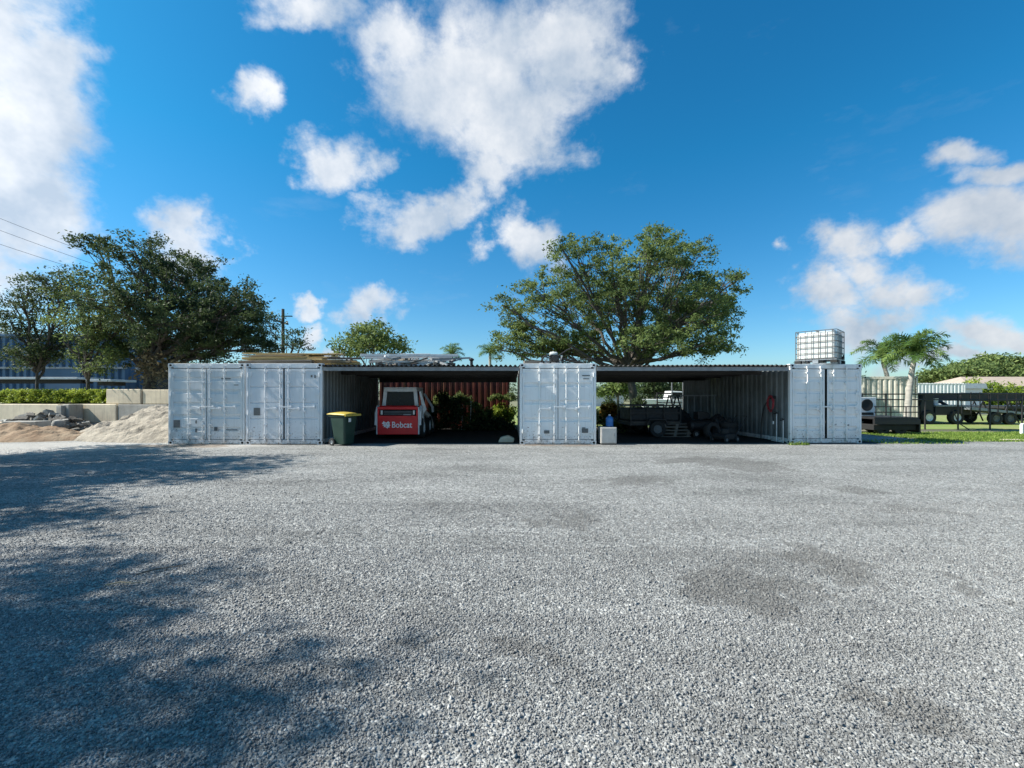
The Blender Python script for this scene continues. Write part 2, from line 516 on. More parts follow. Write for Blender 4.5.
def gravel():
    m, nt, bs = newmat('crushed_gravel')
    pos = nt.node('ShaderNodeNewGeometry').outputs['Position']
    vo = nt.voronoi(pos, 52)
    vo2 = nt.voronoi(pos, 27)
    rnd = nt.node('ShaderNodeSeparateColor', Color=vo.outputs['Color']).outputs[0]
    rnd2 = nt.node('ShaderNodeSeparateColor', Color=vo2.outputs['Color']).outputs[1]
    t = nt.math('ADD', nt.math('MULTIPLY', rnd, 0.6), nt.math('MULTIPLY', rnd2, 0.4))
    col = nt.ramp(t, [(0.1, (0.11, 0.11, 0.106)), (0.5, (0.25, 0.251, 0.238)), (0.9, (0.42, 0.42, 0.40))])
    # broad tone: packed paler wheel lanes and darker loose drifts
    n1 = nt.noise(nt.vmath('MULTIPLY', pos, (0.35, 0.9, 0)), 1.0, 5, 0.6)
    col = nt.mix(1.0, col, nt.ramp(n1, [(0.3, 0.70), (0.48, 0.98), (0.7, 1.18)]), 'MULTIPLY')
    n2 = nt.noise(pos, 1.1, 6, 0.7)
    n2b = nt.noise(pos, 2.6, 8, 0.75)
    # damp, dirty patches
    P = []
    for (px, py, rx, ry) in ((520, 656, 55, 14), (805, 560, 60, 24), (745, 465, 55, 10), (770, 600, 40, 22), (885, 690, 50, 22), (985, 590, 40, 8), (630, 480, 60, 6),
                             (730, 580, 50, 18), (920, 510, 60, 5), (420, 650, 40, 9), (690, 460, 50, 5), (860, 490, 40, 5), (560, 520, 50, 6)):
        x, y = gpt(px, py)
        P.append((x, y, rx / F * y, ry * y * y / (F * EYE)))
    dk = blobmask(nt, pos, P, n2b, 2.6)
    col = nt.mix(nt.math('MULTIPLY', dk, 0.5), col, (0.085, 0.08, 0.072))
    dk2 = nt.mapr(nt.noise(nt.vmath('MULTIPLY', pos, (0.5, 1.3, 0)), 1.7, 6, 0.7), 0.58, 0.74, 0, 0.4)
    col = nt.mix(dk2, col, (0.16, 0.155, 0.15))
    # pale sandy ground at the left and a dirt apron along the doors
    sd = blobmask(nt, pos, [(-17, 12.6, 7.2, 2.6), (-12, 13.9, 6, 1.4), (-22, 16, 9, 5)], nt.noise(nt.vmath('MULTIPLY', pos, (0.4, 1.6, 0)), 1.3, 6, 0.7), 1.2)
    sandc = nt.mix(nt.noise(pos, 8, 5, 0.7), (0.52, 0.50, 0.46), (0.34, 0.33, 0.31))
    col = nt.mix(nt.math('MULTIPLY', sd, 0.85), col, sandc)
    br = blobmask(nt, pos, [(-10.4, 13.7, 2.4, 0.5), (1.5, 13.9, 1.6, 0.25)], n2, 1.2)
    col = nt.mix(nt.math('MULTIPLY', br, 0.7), col, (0.20, 0.15, 0.11))
    # bay shade painted into the ground colour under the roofs, near black
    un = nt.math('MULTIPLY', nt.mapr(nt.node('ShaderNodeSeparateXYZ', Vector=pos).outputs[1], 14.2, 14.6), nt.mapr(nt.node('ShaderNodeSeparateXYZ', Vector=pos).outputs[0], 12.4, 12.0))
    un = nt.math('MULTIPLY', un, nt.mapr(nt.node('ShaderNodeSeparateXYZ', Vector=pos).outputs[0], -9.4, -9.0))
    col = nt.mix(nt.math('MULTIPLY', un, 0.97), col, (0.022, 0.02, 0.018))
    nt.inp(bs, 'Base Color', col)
    bs.inputs['Roughness'].default_value = 0.95
    bs.inputs['Specular IOR Level'].default_value = 0.2
    h = nt.math('MULTIPLY', nt.math('SUBTRACT', 1.0, vo.outputs['Distance']), nt.math('ADD', 0.4, rnd))
    b = nt.bump(nt.noise(pos, 2.5, 4, 0.6), 0.35, 0.06)
    nt.inp(bs, 'Normal', nt.bump(h, 0.9, 0.014, b))
    return m


def stone_mat():
    m, nt, bs = newmat('gravel_stone')
    a = nt.node('ShaderNodeAttribute', attribute_name='tone').outputs['Fac']
    col = nt.ramp(a, [(0.0, (0.065, 0.066, 0.067)), (0.4, (0.20, 0.202, 0.196)), (0.75, (0.335, 0.336, 0.322)), (0.97, (0.44, 0.44, 0.42)), (1.0, (0.58, 0.57, 0.53))])
    pos = nt.node('ShaderNodeNewGeometry').outputs['Position']
    n = nt.noise(pos, 90, 3, 0.6)
    col = nt.mix(nt.mapr(n, 0.3, 0.7, 0, 0.35), col, (0.2, 0.2, 0.21))
    n1 = nt.noise(nt.vmath('MULTIPLY', pos, (0.35, 0.9, 0)), 1.0, 5, 0.6)
    col = nt.mix(1.0, col, nt.ramp(n1, [(0.3, 0.70), (0.48, 0.98), (0.7, 1.18)]), 'MULTIPLY')
    n2 = nt.noise(pos, 1.1, 6, 0.7)
    n2b = nt.noise(pos, 2.6, 8, 0.75)
    P = []
    for (px, py, rx, ry) in ((520, 656, 55, 14), (805, 560, 60, 24), (770, 600, 40, 22), (885, 690, 50, 22), (985, 590, 40, 8), (730, 580, 50, 18), (420, 650, 40, 9)):
        x, y = gpt(px, py)
        P.append((x, y, rx / F * y, ry * y * y / (F * EYE)))
    col = nt.mix(nt.math('MULTIPLY', blobmask(nt, pos, P, n2b, 2.6), 0.38), col, (0.085, 0.08, 0.072))
    nt.inp(bs, 'Base Color', col)
    bs.inputs['Roughness'].default_value = 0.85
    bs.inputs['Specular IOR Level'].default_value = 0.3
    return m


EARTH = surf('dry_earth', (0.20, 0.17, 0.11), (0.10, 0.13, 0.045), 0.95, scale=0.15, bump=0.4, bscale=3, bdist=0.05)
LAWN = surf('lawn_soil', (0.17, 0.25, 0.05), (0.24, 0.24, 0.09), 0.95, scale=0.6, bump=0.6, bscale=9, bdist=0.05)
TERR = surf('terrace_soil', (0.13, 0.11, 0.075), (0.06, 0.075, 0.03), 0.95, scale=0.5, bump=0.5, bscale=6, bdist=0.05)
SANDM = surf('pale_sand', (0.38, 0.335, 0.27), (0.19, 0.17, 0.14), 0.95, scale=1.8, bump=1.0, bscale=7, bdist=0.08, spec=0.2)
DIRTM = surf('brown_dirt', (0.22, 0.145, 0.09), (0.34, 0.26, 0.18), 0.95, scale=1.5, bump=0.7, bscale=8, bdist=0.06, spec=0.2)

b = MB()
b.add([(-900, -300, -0.006), (900, -300, -0.006), (900, 1800, -0.006), (-900, 1800, -0.006)], [(0, 1, 2, 3)])
tag(b.build('ground', EARTH), kind='structure')
# gravel yard with an uneven outline
out = []
for i in range(80):
    t = i / 80
    if t < 0.25: p = (-60 + 75 * t * 4, 21.5)
    elif t < 0.5: p = (15 - 0.6, 21.5 - (t - .25) * 4 * 6.6) if t < 0.40 else (14.3 + (t - .40) * 10 * 30, 17.5 - (t - .4) * 10 * 4.4)
    elif t < 0.75: p = (45 - 0.0, 13 - (t - .5) * 4 * 38)
    else: p = (45 - (t - .75) * 4 * 105, -25)
    out.append((p[0], p[1] + rng.normal() * 0.12, 0.0))
b = MB()
b.add(out, [tuple(range(len(out)))[::-1]])
tag(b.build('gravel_yard', gravel()), kind='structure')
# lawn on the right
b = MB()
pts = [(14.2, 17.2), (15.5, 15.9), (17.5, 15.2), (20, 14.8), (24, 14.4), (30, 13.6), (48, 12.5), (48, 18.6), (14.2, 18.6)]
b.add([(x, y, 0.006) for x, y in pts], [tuple(range(len(pts)))])
b.add([(12.5, 20.4, 0.006), (60, 20.4, 0.006), (60, 34, 0.006), (12.5, 34, 0.006)], [(0, 1, 2, 3)])
b.add([(-8, 21.9, 0.006), (12.4, 21.9, 0.006), (12.4, 60, 0.006), (-8, 60, 0.006)], [(0, 1, 2, 3)])
tag(b.build('lawn', LAWN), kind='structure')

# loose stones: angular crushed rock
def stones():
    parts = []
    def ring(y0, y1, dens):
        n = int((2.6 * (y1 * y1 - y0 * y0) / 2 + 1.6 * (y1 - y0)) * dens)
        y = np.sqrt(rng.uniform(y0 * y0, y1 * y1, n))
        x = rng.uniform(-1, 1, n) * (1.3 * y + 0.8)
        return np.stack([x, y], 1)
    for (a, c, d) in ((0.9, 3.2, 9500), (3.2, 4.6, 5500), (4.6, 6.5, 2400), (6.5, 9, 900), (9, 13, 250)):
        parts.append(ring(a, c, d))
    P = np.concatenate(parts)
    N = len(P)
    s = np.clip(rng.lognormal(math.log(0.0034), 0.36, N), 0.0018, 0.0105)
    cube = np.array([(-1, -1, -1), (1, -1, -1), (1, 1, -1), (-1, 1, -1), (-1, -1, 1), (1, -1, 1), (1, 1, 1), (-1, 1, 1)], float)
    V = cube[None] * (1 + rng.uniform(-0.5, 0.25, (N, 8, 3)))
    V *= np.stack([rng.uniform(0.8, 1.5, N), rng.uniform(0.7, 1.1, N), rng.uniform(0.45, 0.85, N)], 1)[:, None, :]
    q = rng.normal(size=(N, 4)); q[:, 0] += 0.6
    q /= np.linalg.norm(q, axis=1)[:, None]
    w, x, y, z = q.T
    R = np.stack([1 - 2 * (y * y + z * z), 2 * (x * y - z * w), 2 * (x * z + y * w), 2 * (x * y + z * w), 1 - 2 * (x * x + z * z), 2 * (y * z - x * w), 2 * (x * z - y * w), 2 * (y * z + x * w), 1 - 2 * (x * x + y * y)], 1).reshape(N, 3, 3)
    V = np.einsum('nij,nkj->nki', R, V) * s[:, None, None]
    V[:, :, 0] += P[:, 0, None]
    V[:, :, 1] += P[:, 1, None]
    V[:, :, 2] += (s * rng.uniform(0.1, 0.75, N))[:, None]
    tone = np.clip(rng.beta(2.8, 3.0, N), 0, 0.98)
    tone[rng.random(N) < 0.005] = 1.0
    o = np_mesh('gravel_stones', V, 8, stone_mat(), tone, faces=[(0, 3, 2, 1), (4, 5, 6, 7), (0, 1, 5, 4), (1, 2, 6, 5), (2, 3, 7, 6), (3, 0, 4, 7)])
    tag(o, 'loose grey crushed stone spread over the yard', 'gravel', kind='stuff')
stones()


def blades(name, rect, n, h, label, mat, zfun=lambda x, y: 0.006):
    x = rng.uniform(rect[0], rect[2], n); y = rng.uniform(rect[1], rect[3], n)
    cl = np.sin(x * 2.1) * np.cos(y * 2.7) * 0.5 + 0.5
    keep = rng.random(n) < 0.35 + 0.65 * cl
    x, y = x[keep], y[keep]; n = len(x)
    hh = h * rng.uniform(0.5, 1.4, n)
    a = rng.uniform(0, 2 * PI, n); w = 0.012 + 0.01 * rng.random(n)
    lean = rng.normal(0, 0.35, (n, 2)) * hh[:, None]
    z = np.full(n, 0.006)
    V = np.zeros((n, 3, 3))
    V[:, 0] = np.stack([x - np.cos(a) * w, y - np.sin(a) * w, z], 1)
    V[:, 1] = np.stack([x + np.cos(a) * w, y + np.sin(a) * w, z], 1)
    V[:, 2] = np.stack([x + lean[:, 0], y + lean[:, 1], z + hh], 1)
    o = np_mesh(name, V, 3, mat, rng.random(n), faces=[(0, 1, 2)])
    return tag(o, label, 'grass', kind='stuff')

blades('grass', (14.3, 14.9, 34, 18.6), 60000, 0.06, 'short bright green grass of the lawn around the palm', GRASSM)
blades('grass', (8.75, 13.9, 9.35, 14.12), 160, 0.09, 'weeds along the foot of the right container post', GRASSM)
blades('grass', (12.0, 14.2, 14.8, 15.6), 900, 0.05, 'thin weeds between gravel and the lawn', GRASSM)


# ------------------------------------------------------------------ corrugated sheets
def corr_pts(L, pitch, amp):
    """trapezoid profile along a length: list of (s, offset)"""
    n = max(1, round(L / pitch))
    p = L / n
    r = [(0, 0)]
    for i in range(n):
        s = i * p
        r += [(s + p * 0.27, 0), (s + p * 0.43, amp), (s + p * 0.80, amp), (s + p * 0.96, 0)]
    r.append((L, 0))
    return r


def corr_wall(mb, p0, p1, z0, z1, pitch=0.28, amp=0.036):
    p0, p1 = Vector((*p0, 0)), Vector((*p1, 0))
    d = p1 - p0; L = d.length; d.normalize()
    nrm = Vector((d.y, -d.x, 0))
    pr = corr_pts(L, pitch, amp)
    vs, fs = [], []
    for s, o in pr:
        p = p0 + d * s + nrm * o
        vs += [(p.x, p.y, z0), (p.x, p.y, z1)]
    for i in range(len(pr) - 1):
        fs.append((2 * i, 2 * i + 2, 2 * i + 3, 2 * i + 1))
    mb.add(vs, fs)


# ------------------------------------------------------------------ shipping container
def door_leaf(parent, x0, x1, grooves, mat, rods, hinge_left, y=0.0, depth=0.05, handle_z=1.15, handle_dir=1, marks=()):
    z0, z1 = 0.17, 2.42
    b = MB()
    fr = 0.055
    # frame of the leaf
    b.box(x0, y, z0, x0 + fr, y + depth, z1); b.box(x1 - fr, y, z0, x1, y + depth, z1)
    b.box(x0 + fr, y, z0, x1 - fr, y + depth, z0 + 0.07); b.box(x0 + fr, y, z1 - 0.07, x1 - fr, y + depth, z1)
    pr = [(z0 + 0.07, 0.012)]
    for (a, c) in grooves:
        pr += [(a, 0.012), (a + 0.025, 0.042), (c - 0.025, 0.042), (c, 0.012)]
    pr.append((z1 - 0.07, 0.012))
    vs, fs = [], []
    for z, o in pr:
        vs += [(x0 + fr, y + o, z), (x1 - fr, y + o, z)]
    for i in range(len(pr) - 1):
        fs.append((2 * i, 2 * i + 1, 2 * i + 3, 2 * i + 2))
    b.add(vs, fs)
    b.add([(x0 + fr, y + 0.049, z0 + .07), (x1 - fr, y + 0.049, z0 + .07), (x1 - fr, y + 0.049, z1 - .07), (x0 + fr, y + 0.049, z1 - .07)], [(3, 2, 1, 0)])
    d = b.build('door', mat, parent)
    # rubber gasket line
    g_ = MB()
    xe = x1 if hinge_left else x0
    g_.box(xe - 0.012, y - 0.004, z0 + 0.003, xe + 0.012, y - 0.001 + 0.004, z1 - 0.003) if False else g_.box((xe + 0.002) if hinge_left else (xe - 0.012), y + 0.006, z0, (xe + 0.012) if hinge_left else (xe - 0.002), y + 0.045, z1)
    g_.build('gasket', BLACK, d)
    for i, fx in enumerate(rods):
        rx = x0 + (x1 - x0) * fx
        r = MB()
        r.cyl((rx, y - 0.038, 0.09), (rx, y - 0.038, 2.50), 0.018, n=10)
        for zz in (0.30, 0.62, 1.05, 1.45, 1.95, 2.28):
            r.box(rx - 0.042, y - 0.058, zz, rx + 0.042, y - 0.001, zz + 0.05)
        r.box(rx - 0.035, y - 0.062, 0.075, rx + 0.035, y - 0.014, 0.15)
        r.box(rx - 0.035, y - 0.062, 2.44, rx + 0.035, y - 0.014, 2.515)
        r.build('locking_rod', mat, d)
        h = MB()
        hz = handle_z + 0.05 * i
        hl = 0.36 * handle_dir
        h.box(min(rx, rx + hl), y - 0.078, hz - 0.018, max(rx, rx + hl), y - 0.064, hz + 0.018)
        h.box(rx + hl * 0.92 - 0.03, y - 0.062, hz - 0.06, rx + hl * 0.92 + 0.03, y - 0.002, hz + 0.045)
        h.build('handle', mat, d, bevel=0.003)
    for zz in (0.36, 0.95, 1.55, 2.15):
        xh = x0 if hinge_left else x1
        h = MB()
        h.cyl((xh, y - 0.018, zz), (xh, y - 0.018, zz + 0.14), 0.016, n=8)
        s = 1 if hinge_left else -1
        h.box(min(xh, xh + s * 0.12), y - 0.014, zz + 0.03, max(xh, xh + s * 0.12), y - 0.002, zz + 0.11)
        h.build('hinge', mat, d)
    for (mx, mz, sx_, sz_) in marks:
        k = MB()
        k.box(mx - sx_ / 2, y - 0.008, mz - sz_ / 2, mx + sx_ / 2, y - 0.001, mz + sz_ / 2)
        k.build('marking', GREYDK, d)
    return d


GREYDK = surf('grey_vent_plate', (0.10, 0.11, 0.11), (0.16, 0.16, 0.16), 0.7, scale=20)


def container(loc, rz, label, mat, grooves, rods_l, rods_r, marks_l=(), marks_r=(), gap=0.02, name='shipping_container', group='white shipping containers', L=6.06, doors=True, side=None):
    root = empty(name, loc, label, 'container', rz, group)
    HW = 1.219
    b = MB()
    corr_wall(b, (-HW + 0.045, L - 0.1), (-HW + 0.045, 0.1), 0.16, 2.50)
    corr_wall(b, (HW - 0.045, 0.1), (HW - 0.045, L - 0.1), 0.16, 2.50)
    corr_wall(b, (HW - 0.1, L - 0.05), (-HW + 0.1, L - 0.05), 0.16, 2.50, 0.26, 0.036)
    b.add([(-HW + .05, .05, 0.165), (HW - .05, .05, 0.165), (HW - .05, L - .05, 0.165), (-HW + .05, L - .05, 0.165)], [(0, 1, 2, 3)])
    b.add([(-HW + .05, .05, 0.14), (HW - .05, .05, 0.14), (HW - .05, L - .05, 0.14), (-HW + .05, L - .05, 0.14)], [(3, 2, 1, 0)])
    b.build('body', side or mat, root)
    b = MB()      # corrugated roof of the box
    pr = corr_pts(L - 0.2, 0.22, 0.02)
    vs, fs = [], []
    for s, o in pr:
        vs += [(-HW + 0.06, 0.1 + s, 2.553 + o), (HW - 0.06, 0.1 + s, 2.553 + o)]
    for i in range(len(pr) - 1):
        fs.append((2 * i, 2 * i + 1, 2 * i + 3, 2 * i + 2))
    b.add(vs, fs)
    b.build('roof', mat, root)
    b = MB()
    for sx_ in (-1, 1):
        for (ya, yb) in ((0.0, 0.1), (L - 0.1, L)):
            x0, x1 = (HW - 0.075, HW) if sx_ > 0 else (-HW, -HW + 0.075)
            b.box(x0, ya, 0.118, x1, yb, 2.472)
        x0, x1 = (HW - 0.06, HW - 0.003) if sx_ > 0 else (-HW + 0.003, -HW + 0.06)
        b.box(x0, 0.17, 2.49, x1, L - 0.17, 2.56)
        b.box(x0, 0.17, 0.03, x1, L - 0.17, 0.16)
    for (ya, yb) in ((0.003, 0.09), (L - 0.09, L - 0.003)):
        b.box(-HW + 0.16, ya, 2.44, HW - 0.16, yb, 2.585)
        b.box(-HW + 0.16, ya, 0.02, HW - 0.16, yb, 0.155)
    b.build('frame', mat, root, bevel=0.008)
    for sx_ in (-1, 1):
        for (ya, yb) in ((-0.006, 0.165), (L - 0.165, L + 0.006)):
            for (za, zb) in ((0.0, 0.118), (2.472, 2.591)):
                k = MB()
                x0, x1 = (HW - 0.155, HW + 0.005) if sx_ > 0 else (-HW - 0.005, -HW + 0.155)
                k.box(x0, ya, za, x1, yb, zb)
                k.mi = 1
                cx = (x0 + x1) / 2; cz = (za + zb) / 2
                for yy_, s_ in ((ya, -1), (yb, 1)):
                    yf = yy_ + s_ * 0.002
                    ring = [(cx + 0.042 * math.cos(t * PI / 6), yf, cz + 0.034 * math.sin(t * PI / 6)) for t in range(12)]
                    k.add(ring, [tuple(range(12)) if s_ < 0 else tuple(range(12))[::-1]])
                xf = x1 + 0.002 if sx_ > 0 else x0 - 0.002
                cy = (ya + yb) / 2
                ring = [(xf, cy + 0.04 * math.cos(t * PI / 6), cz + 0.032 * math.sin(t * PI / 6)) for t in range(12)]
                k.add(ring, [tuple(range(12))])
                k.build('corner_casting', [mat, HOLE], root)
    if doors:
        xl0, xl1 = -HW + 0.085, -gap / 2
        xr0, xr1 = gap / 2, HW - 0.085
        door_leaf(root, xl0, xl1, grooves, mat, rods_l, True, 0.004, handle_dir=1, marks=marks_l)
        door_leaf(root, xr0, xr1, grooves, mat, rods_r, False, 0.004, handle_dir=1, marks=marks_r)
    return root


Y0 = 14.15
g5 = [(0.42, 0.56), (0.82, 0.96), (1.22, 1.36), (1.62, 1.76), (2.02, 2.16)]
g3 = [(0.80, 0.86), (1.30, 1.36), (1.80, 1.86)]
gC = [(0.72, 0.86), (1.28, 1.42), (1.84, 1.98)]
container((-9.76, Y0, 0), 0, 'white container at the far left end with ribbed doors, beside the sand pile', W1, g5, (0.52, 0.92), (0.10, 0.52),
          marks_l=[(-0.95, 0.66, 0.20, 0.24), (-0.33, 0.72, 0.04, 0.1), (-0.33, 0.45, 0.05, 0.12)], marks_r=[(0.3, 0.5, 0.1, 0.12), (0.8, 0.47, 0.36, 0.025), (0.62, 2.1, 0.3, 0.03), (0.95, 1.9, 0.14, 0.025)])
container((-7.27, Y0 - 0.03, 0.0), 0.004, 'white container second from left with flat paneled doors, under the lumber pile', W2, g3, (0.50, 0.93), (0.12, 0.56),
          side=SIDE_SHADE, marks_l=[(-0.86, 1.05, 0.20, 0.24)], marks_r=[(0.88, 2.18, 0.05, 0.07), (0.99, 2.17, 0.04, 0.1)], gap=0.05)
container((1.47, Y0, 0.0), 0, 'white container standing alone between the two open bays', W3, gC, (0.48, 0.90), (0.22, 0.58),
          marks_l=[(-0.36, 0.40, 0.17, 0.10)], marks_r=[(0.86, 0.44, 0.20, 0.14), (0.82, 0.53, 0.1, 0.03), (0.9, 2.2, 0.26, 0.03), (0.9, 2.1, 0.2, 0.025)])
RZ = math.radians(3.5)
container((10.23, Y0 + 0.28, 0.0), RZ, 'white container at the right end carrying the caged liquid tank', W4, g5, (0.44, 0.86), (0.18, 0.58), gap=0.085, side=SIDE_SHADE,
          marks_r=[(0.3, 0.62, 0.1, 0.05), (0.75, 0.6, 0.08, 0.05)])

# red container across the rear of the left bay
rc = container((0.06 - 6.3 + 6.06, 22.1, 0.0), PI / 2, 'rusty red container lying lengthwise behind the loader', REDC, g5, (0.5, 0.9), (0.1, 0.5), name='storage_container', group=None)

# weathered containers in the yard at the right
container((22.3, 29.8, 0.0), PI - 0.3, 'stained cream container standing behind the palm trunk', WOLD, g5, (0.5, 0.9), (0.1, 0.5), name='storage_container', group=None)
container((38.0, 38.2, 0.0), PI / 2 - 0.1, 'pale container in the far yard right of the palm', W4, g5, (0.5, 0.9), (0.1, 0.5), name='storage_container', group=None)


# ------------------------------------------------------------------ carport roofs
def bay_roof(x0, x1, label, yb, skew=0.0):
    root = empty('carport_roof', ((x0 + x1) / 2, Y0, 2.4), label, 'roof', 0, 'corrugated roofs over the open bays')
    cx = (x0 + x1) / 2
    b = MB()
    n = int((x1 - x0) / 0.15)
    def P(u_, w):
        x = x0 + (x1 - x0) * u_ - cx
        y = -0.12 + (yb + 0.12) * w
        return (x, y, 0.115 + 0.030 * math.cos(u_ * n * 2 * PI) + 0.006 * math.sin(x * 1.3) - 0.10 * w)
    b.grid(P, n * 8, 6)
    b.build('roof_sheet', ROOFM, root, solid=0.004)
    b = MB()
    b.box(x0 - cx + 0.02, -0.03, -0.045, x1 - cx - 0.02, 0.02, 0.075)
    b.box(x0 - cx + 0.02, 0.021, -0.045, x1 - cx - 0.02, 0.09, -0.035)
    b.build('fascia', GREYM, root)
    for yy_ in (1.5, 3.0, 4.5):
        b = MB()
        b.box(x0 - cx + 0.03, yy_, -0.10, x1 - cx - 0.03, yy_ + 0.06, 0.055 - 0.10 * yy_ / 6)
        b.build('purlin', DARK, root)  # near-black colour carries the shade under the roof
    b = MB()
    b.box(x0 - cx + 0.03, yb - 0.25, -0.25, x1 - cx - 0.03, yb - 0.12, -0.03)
    b.build('rear_beam', DARK, root)
    return root

bay_roof(-6.05, 0.25, 'corrugated metal roof over the left bay with the red loader', 6.15)
bay_roof(2.69, 8.85, 'corrugated metal roof over the right bay with the trailer', 6.15)

# rear posts of the right bay
for i, (px, lab) in enumerate(((672, 'thin steel post at the rear of the right bay, beside the trestle'), (683, 'thin steel post at the rear of the right bay, middle of three'), (691, 'thin steel post at the rear of the right bay, beside the ribbed panel'))):
    p = at(px, 395, 20.6)
    b = MB(); b.cyl((0, 0, 0), (0, 0, 2.2), 0.035, n=8)
    b.box(-0.09, -0.09, 0, 0.09, 0.09, 0.012)
    tag(b.build('steel_post', STEEL, loc=(p.x, p.y, 0)), lab, 'post', 'rear posts of the right bay')

# ribbed panel at the rear right of the bay
b = MB()
xa, xb = 7.35, 8.5
corr_wall(b, (xa, 19.0), (xb, 19.0), 0.02, 2.2, 0.19, 0.03)
tag(b.build('ribbed_panel', SIDE_SHADE, solid=0.003), 'pale ribbed metal panel closing the rear corner of the right bay', 'panel')  # pale panel also takes the shade-darkened side paint


# ------------------------------------------------------------------ leaves and trees
def leaves_np(centres, radii, per, size, flat=0.6, tone=None, droop=0.0, spread=0.5):
    """diamond leaves scattered about cluster centres"""
    C = np.repeat(np.asarray(centres), per, axis=0)
    R = np.repeat(np.asarray(radii), per)
    T = np.repeat(np.asarray(tone if tone is not None else rng.random(len(centres))), per)
    n = len(C)
    off = rng.normal(size=(n, 3)) * spread
    off[:, 2] *= flat
    off[:, 2] -= droop * np.abs(rng.normal(size=n))
    P = C + off * R[:, None]
    nrm = rng.normal(size=(n, 3)); nrm[:, 2] += 0.9
    nrm /= np.linalg.norm(nrm, axis=1)[:, None]
    a = rng.normal(size=(n, 3))
    a -= (a * nrm).sum(1)[:, None] * nrm
    a /= np.linalg.norm(a, axis=1)[:, None]
    c = np.cross(nrm, a)
    s = size * rng.uniform(0.6, 1.35, n)[:, None]
    V = np.stack([P - a * s, P + c * s * 0.42 + nrm * s * 0.1, P + a * s, P - c * s * 0.42 + nrm * s * 0.1], 1)
    tn = np.clip(T * 0.65 + rng.random(n) * 0.35, 0, 1)
    return V, tn


def bez(p0, p1, p2, n=6):
    return [p0 * (1 - t) ** 2 + p1 * 2 * t * (1 - t) + p2 * t * t for t in [i / n for i in range(n + 1)]]


def tree(name, label, base, fork_z, tr, lobes, leaf, nclust=1.0, per=60, size=0.11, group=None, lean=(0, 0), cr=0.55, moss=None, cat='tree', bark=None):
    """lobes: (centre, (rx, ry, rz), density)"""
    root = empty(name, base, label, cat, 0, group)
    base = Vector(base)
    b = MB()
    fork = Vector((lean[0], lean[1], fork_z))
    tp = bez(Vector((0, 0, -0.1)), Vector((lean[0] * 0.2, lean[1] * 0.2, fork_z * 0.6)), fork, 6)
    b.path(tp, [tr * (1.35 - 0.55 * min(1, i / 2)) * (1 - 0.05 * i) for i in range(7)], 12)
    cents, rads, tones = [], [], []
    for (c, r, dn) in lobes:
        c = Vector(c) - base
        start = fork + Vector((0, 0, -0.1)) if random.random() < 0.7 else tp[4]
        mid = (start + c) * 0.5 + Vector((random.uniform(-.4, .4), random.uniform(-.4, .4), -0.05 * (c - start).length + 0.3))
        n = 9
        pts = bez(start, mid, c, n)
        for i in range(1, n):
            pts[i] += Vector((random.gauss(0, .09), random.gauss(0, .09), random.gauss(0, .07))) * min(1, (c - start).length / 3)
        r0 = tr * 0.27 * random.uniform(0.7, 1.1)
        b.path(pts, [r0 * (1 - i / n) + 0.035 for i in range(n + 1)], 7)
        vol = r[0] * r[1] * r[2]
        k = max(5, int(nclust * dn * 9 * vol ** 0.72))
        bt = random.uniform(0.25, 0.75)
        for j in range(k):
            d = Vector((random.gauss(0, 1), random.gauss(0, 1), random.gauss(0.15, 1))).normalized()
            q = random.random() ** 0.45
            p = c + Vector((d.x * r[0] * q, d.y * r[1] * q, d.z * r[2] * q))
            if p.z + base.z < 0.3: continue
            cents.append(p); rads.append(cr * random.uniform(0.6, 1.25))
            tones.append(min(1, max(0, bt + random.gauss(0, 0.3))))
            if j % 2 == 0:
                s = pts[random.randint(n // 2, n)]
                m = (s + p) * 0.5 + Vector((random.uniform(-.2, .2), random.uniform(-.2, .2), random.uniform(-.1, .25)))
                b.path(bez(s, m, p, 4), [0.032, 0.026, 0.02, 0.014, 0.008], 4, False)
    b.build('trunk', bark or BARK, root, smooth=True)
    V, tn = leaves_np([tuple(x) for x in cents], rads, per, size, tone=tones)
    np_mesh('crown', V, 4, leaf, tn, root, faces=[(0, 1, 2, 3)])
    if moss:
        V, tn = leaves_np(moss[0], [0.35] * len(moss[0]), moss[1], 0.12, flat=1.6, droop=1.2)
        tag(np_mesh('moss', V, 4, LEAFM, tn, root, faces=[(0, 1, 2, 3)]), kind='stuff')
    return root


def plobes(L, Y, dy=2.5, ry=1.0):
    out_ = []
    for e in L:
        px, py, rx, rz = e[:4]
        dn = e[4] if len(e) > 4 else 1.0
        yy_ = Y + (e[5] if len(e) > 5 else random.uniform(-dy, dy))
        p = at(px, py, yy_)
        out_.append((p, (rx / F * yy_, (rx / F * yy_) * ry, rz / F * yy_), dn))
    return out_


OY = 24.5
oak = plobes([(578, 262, 36, 26, .8), (545, 298, 36, 30, .85), (515, 338, 26, 26, .9), (648, 258, 40, 28), (688, 262, 28, 28), (618, 300, 42, 34, .75, -1), (612, 292, 40, 34, .7, 2), (690, 308, 42, 36, 1.0, -2), (690, 308, 40, 36, 1.0, 2.5),
              (727, 292, 20, 24, .9), (718, 340, 26, 20), (560, 338, 38, 24, .8), (652, 344, 46, 18, .9), (650, 340, 40, 20, .9, 3), (607, 250, 20, 15, .6), (738, 280, 10, 10, .6), (502, 305, 14, 14, .7), (500, 350, 12, 14, .9),
              (590, 335, 30, 20, .7, 3), (700, 350, 36, 12, .8, 0), (655, 238, 22, 10, .7), (560, 245, 14, 8, .7), (640, 300, 40, 36, .8, 4), (540, 348, 34, 14, 1.0, 1), (590, 352, 30, 10, .9, 1.5), (520, 318, 22, 22, .8, 1), (575, 300, 30, 26, .7, 2), (715, 320, 26, 26, .9, 3)], OY, 2.8)
